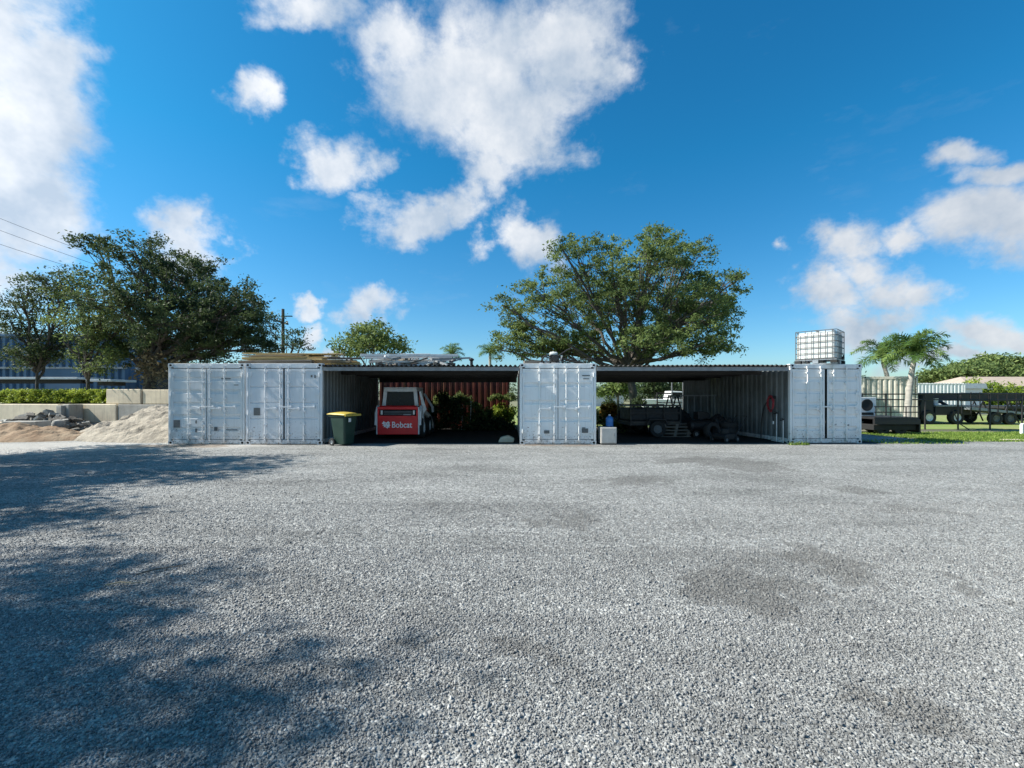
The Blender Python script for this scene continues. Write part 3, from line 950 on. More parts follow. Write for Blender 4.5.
tree('oak_tree', 'spreading green oak rising behind the lone middle container', (at(636, 395, OY).x, OY, 0), 3.2, 0.34, oak, LEAF, 2.25, 64, 0.080, cr=0.36, lean=(-0.5, 0))

TY = 23.0
lt = plobes([(98, 248, 24, 17, .8), (135, 252, 26, 22, .8), (178, 282, 40, 32), (170, 285, 36, 34, .9, 3), (222, 312, 42, 36, 1.1), (225, 318, 44, 34, 1.1, 3), (125, 298, 44, 36, .8), (165, 325, 46, 30, 1.0), (238, 345, 40, 20, 1.1), (262, 330, 18, 22, .9),
             (110, 335, 28, 28, .8), (190, 355, 36, 16, 1.0), (145, 358, 18, 16, .6), (205, 270, 22, 16, .7), (150, 240, 14, 8, .6), (190, 330, 40, 30, 1.1, 1), (245, 300, 20, 20, .9, -1)], TY, 2.2)
mossc = [tuple(at(random.uniform(138, 185), random.uniform(352, 375), TY - 1) - Vector((at(150, 395, TY).x, TY, 1.15))) for _ in range(16)]
tree('oak_tree', 'big dark oak hung with dry moss behind the left pair of containers', (at(150, 395, TY).x, TY, 1.15), 2.3, 0.40, lt, LEAFD, 2.2, 66, 0.080, moss=(mossc, 40), cr=0.38)
l2 = plobes([(28, 288, 24, 13, .5), (62, 285, 26, 20, .55), (35, 322, 26, 18, .5), (48, 345, 22, 16, .6), (20, 335, 16, 12, .5), (10, 300, 12, 10, .4), (70, 308, 22, 18, .5), (12, 322, 16, 14, .5), (52, 300, 22, 12, .5), (22, 306, 20, 12, .4), (40, 356, 22, 10, .9), (15, 352, 18, 10, .8), (60, 346, 18, 12, .8), (30, 366, 12, 8, .6)], 23.5, 1.2)
tree('oak_tree', 'airy young oak with a thin dark trunk in front of the blue building', (at(37, 395, 23.5).x, 23.5, 1.15), 1.7, 0.10, l2, LEAFD, 3.0, 60, 0.075, cr=0.45)
l3 = plobes([(96, 330, 24, 20, .8), (104, 352, 20, 14, .8), (84, 315, 22, 16, .6), (72, 290, 20, 14, .5), (92, 285, 18, 14, .5), (112, 300, 22, 18, .7), (118, 330, 20, 16, .8), (60, 330, 16, 14, .6), (84, 358, 18, 10, .9), (112, 360, 18, 10, .9), (128, 350, 16, 14, .8), (98, 370, 10, 6, .6)], 22.5, 1.0)
tree('oak_tree', 'slim green tree between the airy young oak and the mossy oak', (at(88, 395, 22.5).x, 22.5, 1.15), 1.7, 0.11, l3, LEAF, 2.6, 64, 0.075, cr=0.45)

# trees of the background
tree('oak_tree', 'round dark tree showing over the roof between the lumber and the beams', (at(372, 395, 42).x, 42, 0), 3.5, 0.3, plobes([(372, 340, 28, 16), (355, 348, 20, 12), (392, 346, 18, 10), (376, 330, 16, 8), (340, 352, 12, 8)], 42, 1.5), LEAF, 1.0, 46, 0.17, cr=0.75)
tree('oak_tree', 'small loose tree behind the utility pole right of the mossy oak', (at(285, 395, 34).x, 34, 0), 3.0, 0.2, plobes([(270, 326, 14, 14, .6), (295, 338, 14, 12, .6), (282, 345, 22, 12, .7), (302, 345, 8, 6, .6)], 34, 1.2), LEAFD, 1.3, 30, 0.12, cr=0.6)
tree('oak_tree', 'broad tree on the skyline behind the tiled house at the right edge', (at(1005, 395, 95).x, 95, 0), 4, 0.5, plobes([(1005, 368, 34, 11), (975, 372, 26, 9), (1040, 370, 40, 12), (1000, 380, 50, 9), (990, 362, 16, 5)], 95, 4), LEAF, 0.55, 50, 0.36, cr=1.5)
tree('oak_tree', 'lower green tree on the skyline right of the palm', (at(945, 395, 88).x, 88, 0), 3, 0.4, plobes([(950, 376, 20, 7), (932, 378, 14, 6), (965, 372, 22, 8), (948, 384, 30, 7)], 88, 4), LEAF, 0.6, 50, 0.34, cr=1.4)
# wood far behind everything
cen, rad = [], []
for i in range(620):
    x = random.uniform(-170, 210)
    y = random.uniform(100, 125)
    top = 5.5 + 2.2 * math.sin(x * 0.11) + 1.5 * math.sin(x * 0.37 + 1) + random.uniform(-1, 1)
    cen.append((x, y, random.uniform(0.5, top))); rad.append(random.uniform(1.6, 2.6))
V, tn = leaves_np(cen, rad, 46, 0.42, flat=0.7)
tag(np_mesh('woodland', V, 4, LEAFD, tn, faces=[(0, 1, 2, 3)]), 'low dark line of woods along the horizon', 'woods', kind='stuff')
# garden trees seen through the right bay
for i, (px, Y, w, h, lf, lab) in enumerate(((618, 46, 20, 9, LEAF, 'light green tree seen through the right bay, left of the oak trunk'), (655, 55, 18, 12, LEAFD, 'dark tree seen through the right bay, just right of the oak trunk'),
                                       (690, 60, 20, 11, LEAFD, 'dark tree seen through the right bay, behind the white pickup'))):
    tree('garden_tree', lab, (at(px, 395, Y).x, Y, 0), 1.6, 0.2, plobes([(px, 388, w * .8, h), (px - w * .6, 390, w * .6, h * .8), (px + w * .6, 389, w * .6, h * .9), (px, 382, w * .5, h * .6)], Y, 1), lf, 0.8, 60, 0.2, cr=0.8, group='trees seen through the right bay')
# trees off the left of the frame, throwing shade on the gravel
def shade_tree(x, y, z, R, H, label, n=7, dn=0.8, per=60):
    L = []
    for i in range(n):
        a = i * 2.4
        q = R * 0.62 * math.sqrt((i + .5) / n) * 1.3
        L.append((Vector((x + math.cos(a) * q, y + math.sin(a) * q, z + random.uniform(-H, H))), (R * 0.38, R * 0.38, H * 0.6), dn))
    tree('oak_tree', label, (x, y, 0), z * 0.42, 0.33, L, LEAFD, 1.0, per, 0.10, cr=0.55)
shade_tree(-15.6, 5.3, 6.5, 3.0, 1.2, 'middle oak left of the frame throwing shade on the gravel at the left edge', 8, 1.7)
shade_tree(-19.0, 8.1, 6.2, 5.5, 1.7, 'broad oak left of the frame throwing the far band of shade', 13, 1.9)
shade_tree(-14.5, 0.6, 7.8, 3.1, 1.2, 'tall oak left of the camera throwing shade over the near gravel', 12, 2.3)


# ------------------------------------------------------------------ palms
def palm(base, top, r0, r1, label, nf, fl, seed, crown=1.0):
    rnd = random.Random(seed)
    root = empty('palm_tree', base, label, 'palm', 0)
    base = Vector(base); t = Vector(top) - base
    b = MB()
    pts = bez(Vector((0, 0, -.05)), Vector((t.x * 0.1, t.y * .1, t.z * 0.6)), t, 14)
    b.path(pts, [(r0 * 1.25 if i == 0 else r0 + (r1 - r0) * i / 14) + 0.012 * (i % 2) for i in range(15)], 14)
    b.build('trunk', PALMB, root, smooth=True)
    b = MB()
    b.path([t - Vector((0, 0, .05)), t + Vector((0.0, 0, 0.25)), t + Vector((0, 0, .5))], [r1 * 0.95, r1 * .8, r1 * .3], 10)
    b.build('crownshaft', LEAFP_STEM, root, smooth=True)
    for i in range(nf):
        az = i * 2.39996 + rnd.uniform(-.2, .2)
        el = math.radians(88 - 112 * (i / nf) + rnd.uniform(-8, 8))
        L = fl * rnd.uniform(0.85, 1.1)
        d = Vector((math.cos(az), math.sin(az), 0))
        p = t + Vector((0, 0, 0.38)) + d * 0.04
        e = el
        pts = [p.copy()]
        ns = 12
        for k in range(ns):
            p = p + (d * math.cos(e) + Vector((0, 0, math.sin(e)))) * (L / ns)
            e -= math.radians(7.0 + 6.0 * (1 - i / nf)) * (0.1 + 1.5 * k / ns)
            pts.append(p.copy())
        b = MB()
        b.path(pts, [0.022 * (1 - .85 * k / ns) for k in range(ns + 1)], 5, False)
        side = d.cross(Vector((0, 0, 1)))
        for k in range(1, ns + 1):
            for sub in range(4):
                f = (k - 1 + sub / 4) / ns
                q = pts[k - 1].lerp(pts[k], sub / 4)
                tang = (pts[k] - pts[k - 1]).normalized()
                ll = 0.46 * crown * math.sin(PI * (0.12 + 0.83 * f)) + 0.05
                for s_ in (-1, 1):
                    dr = (side * s_ * rnd.uniform(0.6, 1) + tang * rnd.uniform(0.35, 0.8) + Vector((0, 0, rnd.uniform(-0.55, 0.6)))).normalized()
                    w = tang * 0.015
                    e1 = q + dr * ll * .55 + Vector((0, 0, -0.02)); e2 = q + dr * ll + Vector((0, 0, -0.22 * ll))
                    b.add([q - w, q + w, e1 + w * 1.1, e1 - w * 1.1, e2], [(0, 1, 2, 3), (3, 2, 4)])
        o = b.build('frond', LEAFP, root)
        a = o.data.attributes.new('tone', 'FLOAT', 'POINT')
        base_t = rnd.uniform(0.2, 0.8)
        a.data.foreach_set('value', [min(1, max(0, base_t + rnd.uniform(-.3, .3))) for _ in o.data.vertices])
    return root

LEAFP_STEM = surf('palm_green_stem', (0.16, 0.2, 0.09), (0.1, 0.13, 0.06), 0.5, scale=3)
pt = at(915, 363, 19.6)
palm((at(907, 395, 19.6).x, 19.6, 0), (at(914, 395, 19.6).x, 19.6, pt.z + .1), 0.14, 0.085, 'palm with a pale trunk on the lawn beside the fence', 24, 1.4, 3)
pt = at(883, 363, 24.5)
palm((at(893, 395, 24.5).x, 24.9 - 0.4, 0), (at(883, 395, 24.5).x, 24.5, pt.z), 0.12, 0.09, 'palm with its foot hidden behind the cream container', 18, 1.6, 5)
for px, py, lab in ((452, 352, 'tiny distant palm showing left of the roof vent pipe'), (490, 350, 'tiny distant palm showing right of the roof vent pipe')):
    p = at(px, py, 46)
    palm((p.x, 46, 0), (p.x, 46, p.z - 0.6), 0.16, 0.13, lab, 14, 1.5, px, 1.2)


# ------------------------------------------------------------------ shrubs and hedge
def shrub(name, label, boxpts, n, per, size, leaf, cat='shrub', r=0.16, stems=True, group=None):
    (x0, y0, z0, x1, y1, z1) = boxpts
    bx, by = (x0 + x1) / 2, (y0 + y1) / 2
    root = empty(name, (bx, by, z0), label, cat, 0, group)
    sd = random.random() * 50
    c = []
    for _ in range(n):
        xx = random.uniform(x0, x1)
        top = 1.0 if cat == 'hedge' else 0.72 + 0.75 * mnoise.noise(Vector((xx * 2.3, sd, 0)))
        c.append((xx - bx, random.uniform(y0, y1) - by, (z1 - z0) * top * random.random() ** 0.8))
    V, tn = leaves_np(c, [r] * n, per, size, flat=0.9)
    np_mesh('foliage', V, 4, leaf, tn, root, faces=[(0, 1, 2, 3)])
    if stems:
        b = MB()
        for i in range(max(3, n // 8)):
            q = random.choice(c)
            s = Vector((q[0] * 0.7, q[1] * 0.7, -0.02))
            b.path(bez(s, Vector((q[0] * .8, q[1] * .8, q[2] * .6)), Vector(q), 4), 0.012, 5, False)
        b.build('stems', BARK, root)
    return root

hx0, hx1 = at(-40, 395, 21.3).x, at(103, 395, 21.3).x
hd = shrub('hedge', 'clipped bright green hedge on top of the low retaining wall', (hx0, 21.0, 1.15, hx1, 21.7, 1.78), 620, 60, 0.05, LEAFB, 'hedge', 0.13)
hd.location.y -= 0.16 * (hd.location.x + 16.0) - 0.05
hd.rotation_euler = (0, 0, -math.atan(0.16))
shrub('shrub', 'dark clipped hedge at the rear of the right bay left of the oak trunk', (3.9, 20.9, 0.2, 6.3, 21.4, 1.50), 170, 50, 0.06, LEAFD, r=0.17)
shrub('shrub', 'amber yellow leafed shrub at the rear of the right bay next to the middle container', (4.15, 20.0, 0.5, 4.75, 20.4, 1.25), 34, 50, 0.07, LEAFO, r=0.12)
shrub('shrub', 'low green weeds beside the beige cabinet', (3.0, 17.8, 0.0, 4.6, 18.6, 0.65), 30, 40, 0.06, LEAF, r=0.14)
shrub('shrub', 'tall dark bush in front of the red container just right of the loader', (-3.9, 19.6, 0.0, -2.2, 20.3, 1.75), 110, 44, 0.07, LEAFD, r=0.2)
shrub('shrub', 'low dark weeds along the foot of the red container', (-2.1, 19.5, 0.0, 0.1, 20.0, 0.5), 110, 50, 0.06, LEAFD, r=0.15)
shrub('shrub', 'climbing green vine top along the red container', (-3.6, 20.35, 1.2, -2.0, 20.7, 1.66), 60, 50, 0.055, LEAF, r=0.14)
shrub('shrub', 'leafy green bush in front of the red container, middle of the bay', (-2.0, 19.9, 0.3, -0.9, 20.5, 1.1), 60, 44, 0.07, LEAF, r=0.17)
shrub('shrub', 'bright green bush beside the opening next to the middle container', (-0.75, 20.4, 0.4, 0.05, 21.3, 1.35), 60, 50, 0.07, LEAFB, r=0.17)
shrub('shrub', 'hanging green creeper over the right end of the red container', (-1.0, 20.5, 1.35, 0.1, 20.75, 1.62), 26, 44, 0.05, LEAF, r=0.1)
shrub('shrub', 'row of yellow green garden bushes below the tiled house', (at(960, 395, 60).x, 60, 0.2, at(1040, 395, 60).x, 62, 3.2), 120, 60, 0.2, LEAFB, r=0.6)

# ------------------------------------------------------------------ terrace, retaining blocks, piles
def terrain_mesh(name, mat, x0, y0, x1, y1, nx, ny, hf, label=None, cat=None, kind='structure', smooth=True):
    b = MB()
    def P(a, c):
        x = x0 + (x1 - x0) * a; y = y0 + (y1 - y0) * c
        return (x, y, hf(x, y))
    b.grid(P, nx, ny)
    return tag(b.build(name, mat, smooth=smooth), label, cat, kind=kind)

b = MB()
b.prism([(-70, 20.93 + .16 * 54), (-10.9, 20.93 - .16 * 5.1), (-10.9, 75), (-70, 75)], -.3, 1.148, 'XY')
tag(b.build('terrace', TERR), kind='structure')

SL, PX = 0.16, -16.0
def block(x0, x1, y0, y1, z0, z1, mat, label, name='concrete_block'):
    b = MB()
    cx, cy = (x0 + x1) / 2, (y0 + y1) / 2
    b.box(x0 - cx, y0 - cy, 0, x1 - cx, y1 - cy, z1 - z0)
    o = b.build(name, mat, bevel=0.025, loc=(cx, cy, z0))
    if cy > 19.3:      # the wall line runs slightly towards the camera at its right end
        o.location.y = cy - SL * (cx - PX)
        o.rotation_euler = (0, 0, -math.atan(SL) + random.uniform(-.008, .008))
    return tag(o, label, 'block', 'concrete retaining blocks')

def wx(px, Y): return (px - 512) / F * Y
block(wx(104, 20.7), wx(144.5, 20.7), 20.35, 20.95, 1.165, 1.85, CONC, 'pale upper concrete block right of the hedge')
block(wx(145.5, 20.7), wx(186, 20.7), 20.4, 21.0, 1.165, 1.83, CONC, 'upper concrete block half hidden by the left container')
block(wx(65, 20.6), wx(118, 20.6), 20.2, 20.88, 0.28, 1.145, CONC, 'long grey middle block right of the two block ends')
block(wx(118.6, 20.6), wx(176, 20.6), 20.22, 20.88, 0.28, 1.14, CONC2, 'middle block running behind the sand pile')
block(wx(57.0, 20.0), wx(65, 20.0), 19.55, 20.15, 0.32, 1.15, CONC2, 'narrow brown block end, right one of the pair')
block(wx(49, 19.8), wx(55.5, 19.8), 19.4, 20.1, 0.28, 1.10, CONC2, 'narrow brown block end, left one of the pair')
block(wx(-38, 20.6), wx(48, 20.6), 20.25, 20.88, 0.0, 1.13, CONC, 'long pale wall block under the hedge behind the rubble')
block(wx(64, 20.5), wx(140, 20.5), 20.12, 20.85, -0.05, 0.27, CONC2, 'dark lowest block beside the sand pile')
block(wx(-30, 17.9), wx(15, 17.9), 17.4, 18.0, 0.0, 0.50, CONC, 'low front block holding back the rubble, at the left edge')
block(wx(15.6, 17.9), wx(49, 17.9), 17.4, 18.0, 0.0, 0.54, CONC2, 'dark low front block holding back the rubble')
for px, r, lab in ((52, 0.14, 'smaller round stone lump below the block ends'), (59, 0.24, 'larger round stone lump below the block ends')):
    b = MB()
    b.lathe([(0.01, 0), (r * .9, 0.02), (r * 1.05, r * .7), (r * .8, r * 1.4), (0.01, r * 1.7)], 10)
    o = b.build('boulder', CONC2, smooth=True, loc=(wx(px, 18.8), 18.8, 0.15))
    tag(o, lab, 'boulder')
from mathutils import noise as mn
def fbm(x, y, s, z=0): return mn.fractal(Vector((x * s, y * s, z)), 0.9, 2.1, 5)

def sandh(x, y):
    px_, py_ = -12.0, 17.9
    dx = (x - px_) / (5.2 if x < px_ else 3.2); dy = (y - py_) / (3.3 if y < py_ else 2.4)
    d = math.sqrt(dx * dx + dy * dy)
    h = 1.75 * max(0, 1 - d) ** 0.95
    return h * (1 + 0.16 * fbm(x, y, 0.9)) + (0.11 * fbm(x, y, 2.3, 3) + 0.05 * fbm(x, y, 7, 5)) * min(1, h * 2.5) - 0.03 * (h < 0.01)
terrain_mesh('sand_pile', SANDM, -18.2, 14.3, -11.04, 20.15, 110, 90, sandh, 'pale sand pile heaped against the left container', 'sand', kind='stuff')
def dirth(x, y):
    d = math.hypot((x + 17.6) / 2.9, (y - 16.0) / 1.3)
    h = 0.58 * max(0, 1 - d) ** 0.8
    return h * (1 + 0.3 * fbm(x, y, 1.2, 9)) + 0.07 * fbm(x, y, 3.5, 2) * min(1, h * 5) - 0.03 * (h < 0.01)
terrain_mesh('dirt_mound', DIRTM, -21, 14.5, -14.4, 17.35, 90, 50, dirth, 'low brown dirt mound left of the sand pile', 'dirt', kind='stuff')
# rubble heap
b = MB()
for i in range(260):
    x = random.uniform(-22.5, -18.6); y = random.uniform(18.1, 20.1)
    s = random.uniform(0.05, 0.2)
    z = max(0, 0.95 - abs(x + 20.6) * 0.30 - abs(y - 19.4) * .35) * random.uniform(0.55, 1)
    M = Matrix.Translation((x, y, z)) @ Matrix.Rotation(random.uniform(0, 6), 4, 'Z') @ Matrix.Rotation(random.uniform(-1, 1), 4, 'X') @ Matrix.Rotation(random.uniform(-.6, .6), 4, 'Y')
    b.mi = random.choice((0, 0, 1, 2))
    b.cbox(0, 0, 0, s * 2, s * 1.3, s * random.uniform(0.3, 0.8), M)
tag(b.build('rubble', [WOODG, CONC2, BARK], bevel=0.02), 'heap of broken slabs and scrap behind the low front blocks', 'rubble', kind='stuff')

# ------------------------------------------------------------------ blue building
bd = empty('metal_building', (-42, 48, 1.15), 'long blue ribbed metal building behind the oaks at left', 'building')
b = MB()
Hb = at(0, 337, 44).z - 1.15
corr_wall(b, (-40, -4), (wx(128, 44) + 42, -4), 0, Hb, 0.7, 0.2)
corr_wall(b, (wx(128, 44) + 42, -4), (wx(128, 44) + 42, 2.5), 0, Hb, 0.85, 0.12)
b.build('wall', BLUEB, bd)
b = MB()
x1 = wx(128, 44) + 42
b.prism([(-40.3, Hb + 0.02), (x1 + 0.3, Hb + 0.02), (x1 + .3, Hb + 0.25), (-40.3, Hb + 0.25)], -4.35, 2.8, 'XZ')
b.build('roof', BLUEB, bd)
b = MB()
b.box(-40, -4.34, 3.02, x1 + .15, -4.208, 3.2)
b.build('band', GREYM, bd)
b = MB()
for sx_ in (-26, -14, -4):
    b = MB(); b.box(sx_, -4.28, 0, sx_ + 3.4, -4.212, 3.0); b.build('roller_door', BLUEB, bd)
# dark open shed right of it
sh_ = empty('open_shed', (wx(155, 40), 42, 1.15), 'dark low open shed in the shade behind the mossy oak', 'shed')
b = MB(); b.box(-2.5, 0, 0, 9.5, 5, 2.6); b.build('wall', DARK, sh_)
b = MB(); b.prism([(-3.0, 2.62), (10.0, 2.62), (10.0, 2.74), (-3.0, 3.0)], -0.6, 5.5, 'XZ'); b.build('roof', GREYM, sh_)

# long low flatbed trailers before the blue building
def flatbed(x0, x1, Y, z, label, mat_top, wheels, hh=0.16, base=1.15):
    cx = (x0 + x1) / 2
    root = empty('flatbed_trailer', (cx, Y, base), label, 'trailer')
    b = MB(); b.box(x0 - cx, -1.1, z - base, x1 - cx, 1.1, z - base + hh); b.build('deck', mat_top, root, bevel=0.01)
    b = MB(); b.box(x0 - cx + .3, -.5, z - base - .28, x1 - cx - .3, -.38, z - base - .002); b.box(x0 - cx + .3, .38, z - base - .28, x1 - cx - .3, .5, z - base - .002); b.build('chassis', DARK, root)
    for w in wheels:
        for s_ in (-1, 1):
            wheel(root, (w - cx, s_ * 0.95, 0.36), 0.36, 0.22, 'Y', GREYDK)
    return root


def wheel(parent, c, r, w, axis='Y', rim=None):
    M = Matrix.Translation(c)
    if axis == 'X': M = M @ Matrix.Rotation(PI / 2, 4, 'Z')
    b = MB()
    b.lathe([(r * .55, -w / 2), (r * .93, -w / 2), (r, -w * .3), (r, w * .3), (r * .93, w / 2), (r * .55, w / 2), (r * .55, -w / 2)], 24, M, 'Y')
    t = b.build('wheel', BLACK, parent, smooth=True)
    b = MB()
    b.lathe([(0.001, -w * .28), (r * .2, -w * .30), (r * .22, -w * .2), (r * .5, -w * .22), (r * .54, -w * .44), (r * .54, w * .44), (r * .5, w * .22), (r * .22, w * .2), (r * .2, w * .3), (0.001, w * .28)], 18, M, 'Y')
    b.build('rim', rim or STEEL, t, smooth=True)
    return t

flatbed(wx(-30, 34), wx(91, 34), 34, 2.75, 'long pale flatbed trailer parked before the blue building', WHITEP, (-38, -35))
flatbed(wx(100, 33), wx(124, 33), 33, 2.55, 'short pale trailer tip parked right of the long flatbed', WHITEP, (-30,))

# small white box on the wall
b = MB(); b.box(-.22, -.2, 0, .22, .2, .2); b.box(-.24, -.22, .2, .24, .22, .24)
tag(b.build('utility_box', WHITEP, bevel=0.01, loc=(wx(134, 21.2), 21.5, 1.148)), 'small white utility box behind the pale upper block', 'box')
bpy.context.view_layer.objects.active = None

# ------------------------------------------------------------------ utility pole and wires
up_ = empty('utility_pole', (wx(283, 36), 36, 0), 'wooden utility pole against the sky right of the mossy oak', 'pole')
ztop = at(283, 309, 36).z
b = MB(); b.cyl((0, 0, 0), (0, 0, ztop), 0.16, 0.11, 10); b.build('mast', BARK, up_)
b = MB(); b.box(-.1, -.9, ztop - 1.15, 0.0, 0.9, ztop - 1.03); b.box(-.05, -.06, ztop - .62, .75, .06, ztop - .55); b.build('crossarm', BARK, up_)
for zz in (-.95,):
    for yy_ in (-.8, .8):
        b = MB(); b.lathe([(0.01, 0), (.05, 0), (.07, .05), (.04, .1), (.06, .15), (0.01, .2)], 8, Matrix.Translation((-.05, yy_, ztop - 1.03))); b.build('insulator', GREYM, up_)
for i, (ya, yb_, lab) in enumerate(((221, 262, 'topmost power line crossing the sky at the left edge'), (238, 268, 'middle power line crossing the sky at the left edge'), (258, 282, 'lowest power line crossing the sky at the left edge'))):
    a = at(-160, ya - 70, 26); c = at(283, 318, 36)
    # the span passes the left edge at the height read there and sags to the pole
    e = at(0, ya, 30); pts = []
    c.z = ztop - 0.9 - 0.25 * i
    for k in range(25):
        t = k / 24
        p = a.lerp(c, t); p.z -= 4 * 0.5 * t * (1 - t)
        pts.append(p)
    b = MB(); b.path(pts, 0.012, 5, False)
    tag(b.build('power_line', DARK), lab, 'cable', 'power lines at the left edge')

# ------------------------------------------------------------------ lumber on the roof of the left pair
def plank(p, L, w, h, rz, ry, mat, label, group, name='board'):
    b = MB(); b.box(-L / 2, -w / 2, 0, L / 2, w / 2, h)
    o = b.build(name, mat, bevel=0.004, loc=p)
    o.rotation_euler = (0, ry, rz)
    return tag(o, label, 'board', group)

zt = 2.595
xs = wx(250, 14.9)
defs = []
LX0, LX1 = wx(249, 15.2), wx(375, 15.2)
tier = [(0.0, WOODG), (0.055, WOODG), (0.11, WOOD), (0.165, WOODY), (0.22, WOOD), (0.275, WOODY)]
words_t = ['bottom', 'second lowest', 'third lowest', 'fourth lowest', 'fifth', 'topmost']
for i, (dz, mt) in enumerate(tier):
    dz *= 1.12
    for j, yy_ in enumerate((14.62, 15.0, 15.38)):
        L = (LX1 - LX0) * (1.0 - 0.05 * i) * random.uniform(0.55, 1.0)
        cx = LX0 + L / 2 + 0.03 * i + random.uniform(-.06, .3) * (0.4 if j == 0 else 1)
        row = ('front', 'middle', 'rear')[j]
        plank((cx, yy_ + random.uniform(-.05, .05), zt + 0.02 + dz), L, random.uniform(0.16, 0.30), random.choice((.03, .045, .055)), random.uniform(-.03, .03), random.uniform(-.008, .008),
              random.choice((mt, mt, WOODG, WOOD, WOODY, WOODY)), 'long board, %s layer, %s row of the lumber pile on the left containers' % (words_t[i], row), 'boards of the lumber pile')
plank((wx(283, 15), 15.3, zt + 0.36), 1.6, 0.3, 0.03, 0.05, 0.0, WHITEP, 'pale short sheet lying on top of the lumber pile at its left half', 'boards of the lumber pile')
plank((wx(318, 15), 15.1, zt + 0.36), 1.3, 0.4, 0.03, -0.03, 0.01, WHITEP, 'pale short sheet lying on top of the lumber pile at its right half', 'boards of the lumber pile')

# bearers under the beams, then white beams and lattice scrap on the left bay roof
zr = 2.555
for k, (px, lab) in enumerate(((382, 'short wooden bearer under the left end of the white beams'), (438, 'short wooden bearer under the right end of the white beams'))):
    plank((wx(px, 15.2), 15.3, zr), 0.1, 1.4, 0.10, 0, 0, WOODG, lab, 'bearers on the left bay roof', 'bearer')
beams = [(361, 458, 14.75, 0.30, 0.085, 0.02, 'long white beam at the front top of the roof pile'), (365, 452, 15.1, 0.27, 0.08, -0.01, 'long white beam just behind the front one on the roof pile'),
         (400, 430, 15.5, 0.40, 0.07, 0.0, 'short white beam lying highest at the rear of the roof pile'), (383, 434, 14.9, 0.11, 0.05, 0.0, 'thin white bar near the bottom of the roof pile'),
         (376, 446, 15.3, 0.18, 0.06, 0.01, 'grey white beam in the middle of the roof pile'), (372, 456, 15.7, 0.22, 0.07, -0.012, 'long white beam at the rear of the roof pile')]
for (pa, pb, Y, dz, h, rz, lab) in beams:
    xa, xb = wx(pa, Y), wx(pb, Y)
    plank(((xa + xb) / 2, Y, zr + dz), xb - xa, 0.12, h, rz, random.uniform(-.01, .012), WHITEP, lab, 'white beams on the left bay roof', 'beam')
b = MB()
for i in range(46):
    x = random.uniform(wx(374, 15.2), wx(458, 15.2)); y = random.uniform(14.8, 15.9)
    M = Matrix.Translation((x, y, zr + random.uniform(0.03, 0.26))) @ Matrix.Rotation(random.uniform(-1, 1), 4, 'Z') @ Matrix.Rotation(random.uniform(-.35, .35), 4, 'Y')
    b.mi = random.choice((0, 0, 1, 2))
    b.cbox(0, 0, 0, random.uniform(.3, 1.3), random.uniform(.03, .1), random.uniform(.02, .07), M)
tag(b.build('scrap_metal', [GREYM, WOODG, WHITEP]), 'tangle of offcuts and scrap between the white beams on the roof', 'scrap', kind='stuff')
vp = wx(471.5, 15.4)
b = MB(); b.cyl((0, 0, 0), (0, 0, 0.30), 0.05, n=12); b.lathe([(0.001, .42), (.09, .37), (.09, .33), (0.05, .30)], 12)
for t in range(3): b.cyl((.045 * math.cos(t * 2.1), .045 * math.sin(t * 2.1), .27), (.045 * math.cos(t * 2.1), .045 * math.sin(t * 2.1), .36), .006, n=4)
tag(b.build('vent_pipe', DARK, loc=(vp, 15.4, 2.46)), 'black capped vent pipe standing on the left bay roof', 'pipe')

# ------------------------------------------------------------------ old garden machine on the middle container
mc = empty('garden_machine', (wx(553, 14.9), 14.95, 2.585), 'old walk behind machine with a pale tank lying on the middle container roof', 'machine')
def spoked(parent, c, r):
    b = MB()
    b.path([(r * math.cos(t * PI / 10), 0, r * math.sin(t * PI / 10)) for t in range(21)], 0.022, 6, False, Matrix.Translation(c))
    w_ = b.build('wheel', BLACK, parent)
    b = MB()
    for t in range(6):
        b.cyl((0, 0, 0), (r * math.cos(t * PI / 3), 0, r * math.sin(t * PI / 3)), .008, n=4, M=Matrix.Translation(c))
    b.cyl((0, -.03, 0), (0, .03, 0), .03, n=8, M=Matrix.Translation(c))
    b.build('spokes', STEEL, w_)
spoked(mc, (-.22, -.25, .16), .15); spoked(mc, (-.22, .25, .16), .15); spoked(mc, (0.22, .02, .13), .12)
b = MB(); b.path([(-.45, -.2, .06), (.2, -.2, .06), (.3, -.2, .3)], .018, 6); b.path([(-.45, .2, .06), (.2, .2, .06), (.3, .2, .3)], .018, 6); b.cyl((-.45, -.2, .06), (-.45, .2, .06), .018, n=6); b.cyl((.3, -.2, .3), (.3, .2, .3), .018, n=6); b.build('chassis', GREYM, mc)
b = MB(); b.box(-.1, -.15, .1, .2, .15, .34); b.cyl((.05, -.22, .22), (.05, -.13, .22), .1, n=12)
for k in range(5): b.box(-.12, -.17, .13 + k * .04, -.1, .17, .145 + k * .04)
b.build('engine', DARK, mc, bevel=0.01)
b = MB(); b.lathe([(0.001, -.13), (.06, -.13), (.08, -.1), (.08, .1), (.06, .13), (0.001, .13)], 16, Matrix.Translation((.02, 0, .37)), 'X'); b.cyl((.02, 0, .44), (.02, 0, .47), .03, n=8); b.build('tank', POLY, mc, smooth=True)
b = MB(); b.path([(.15, -.18, .3), (.45, -.2, .5), (.62, -.2, .58)], .014, 6); b.path([(.15, .18, .3), (.45, .2, .5), (.62, .2, .58)], .014, 6); b.build('handlebar', DARK, mc)
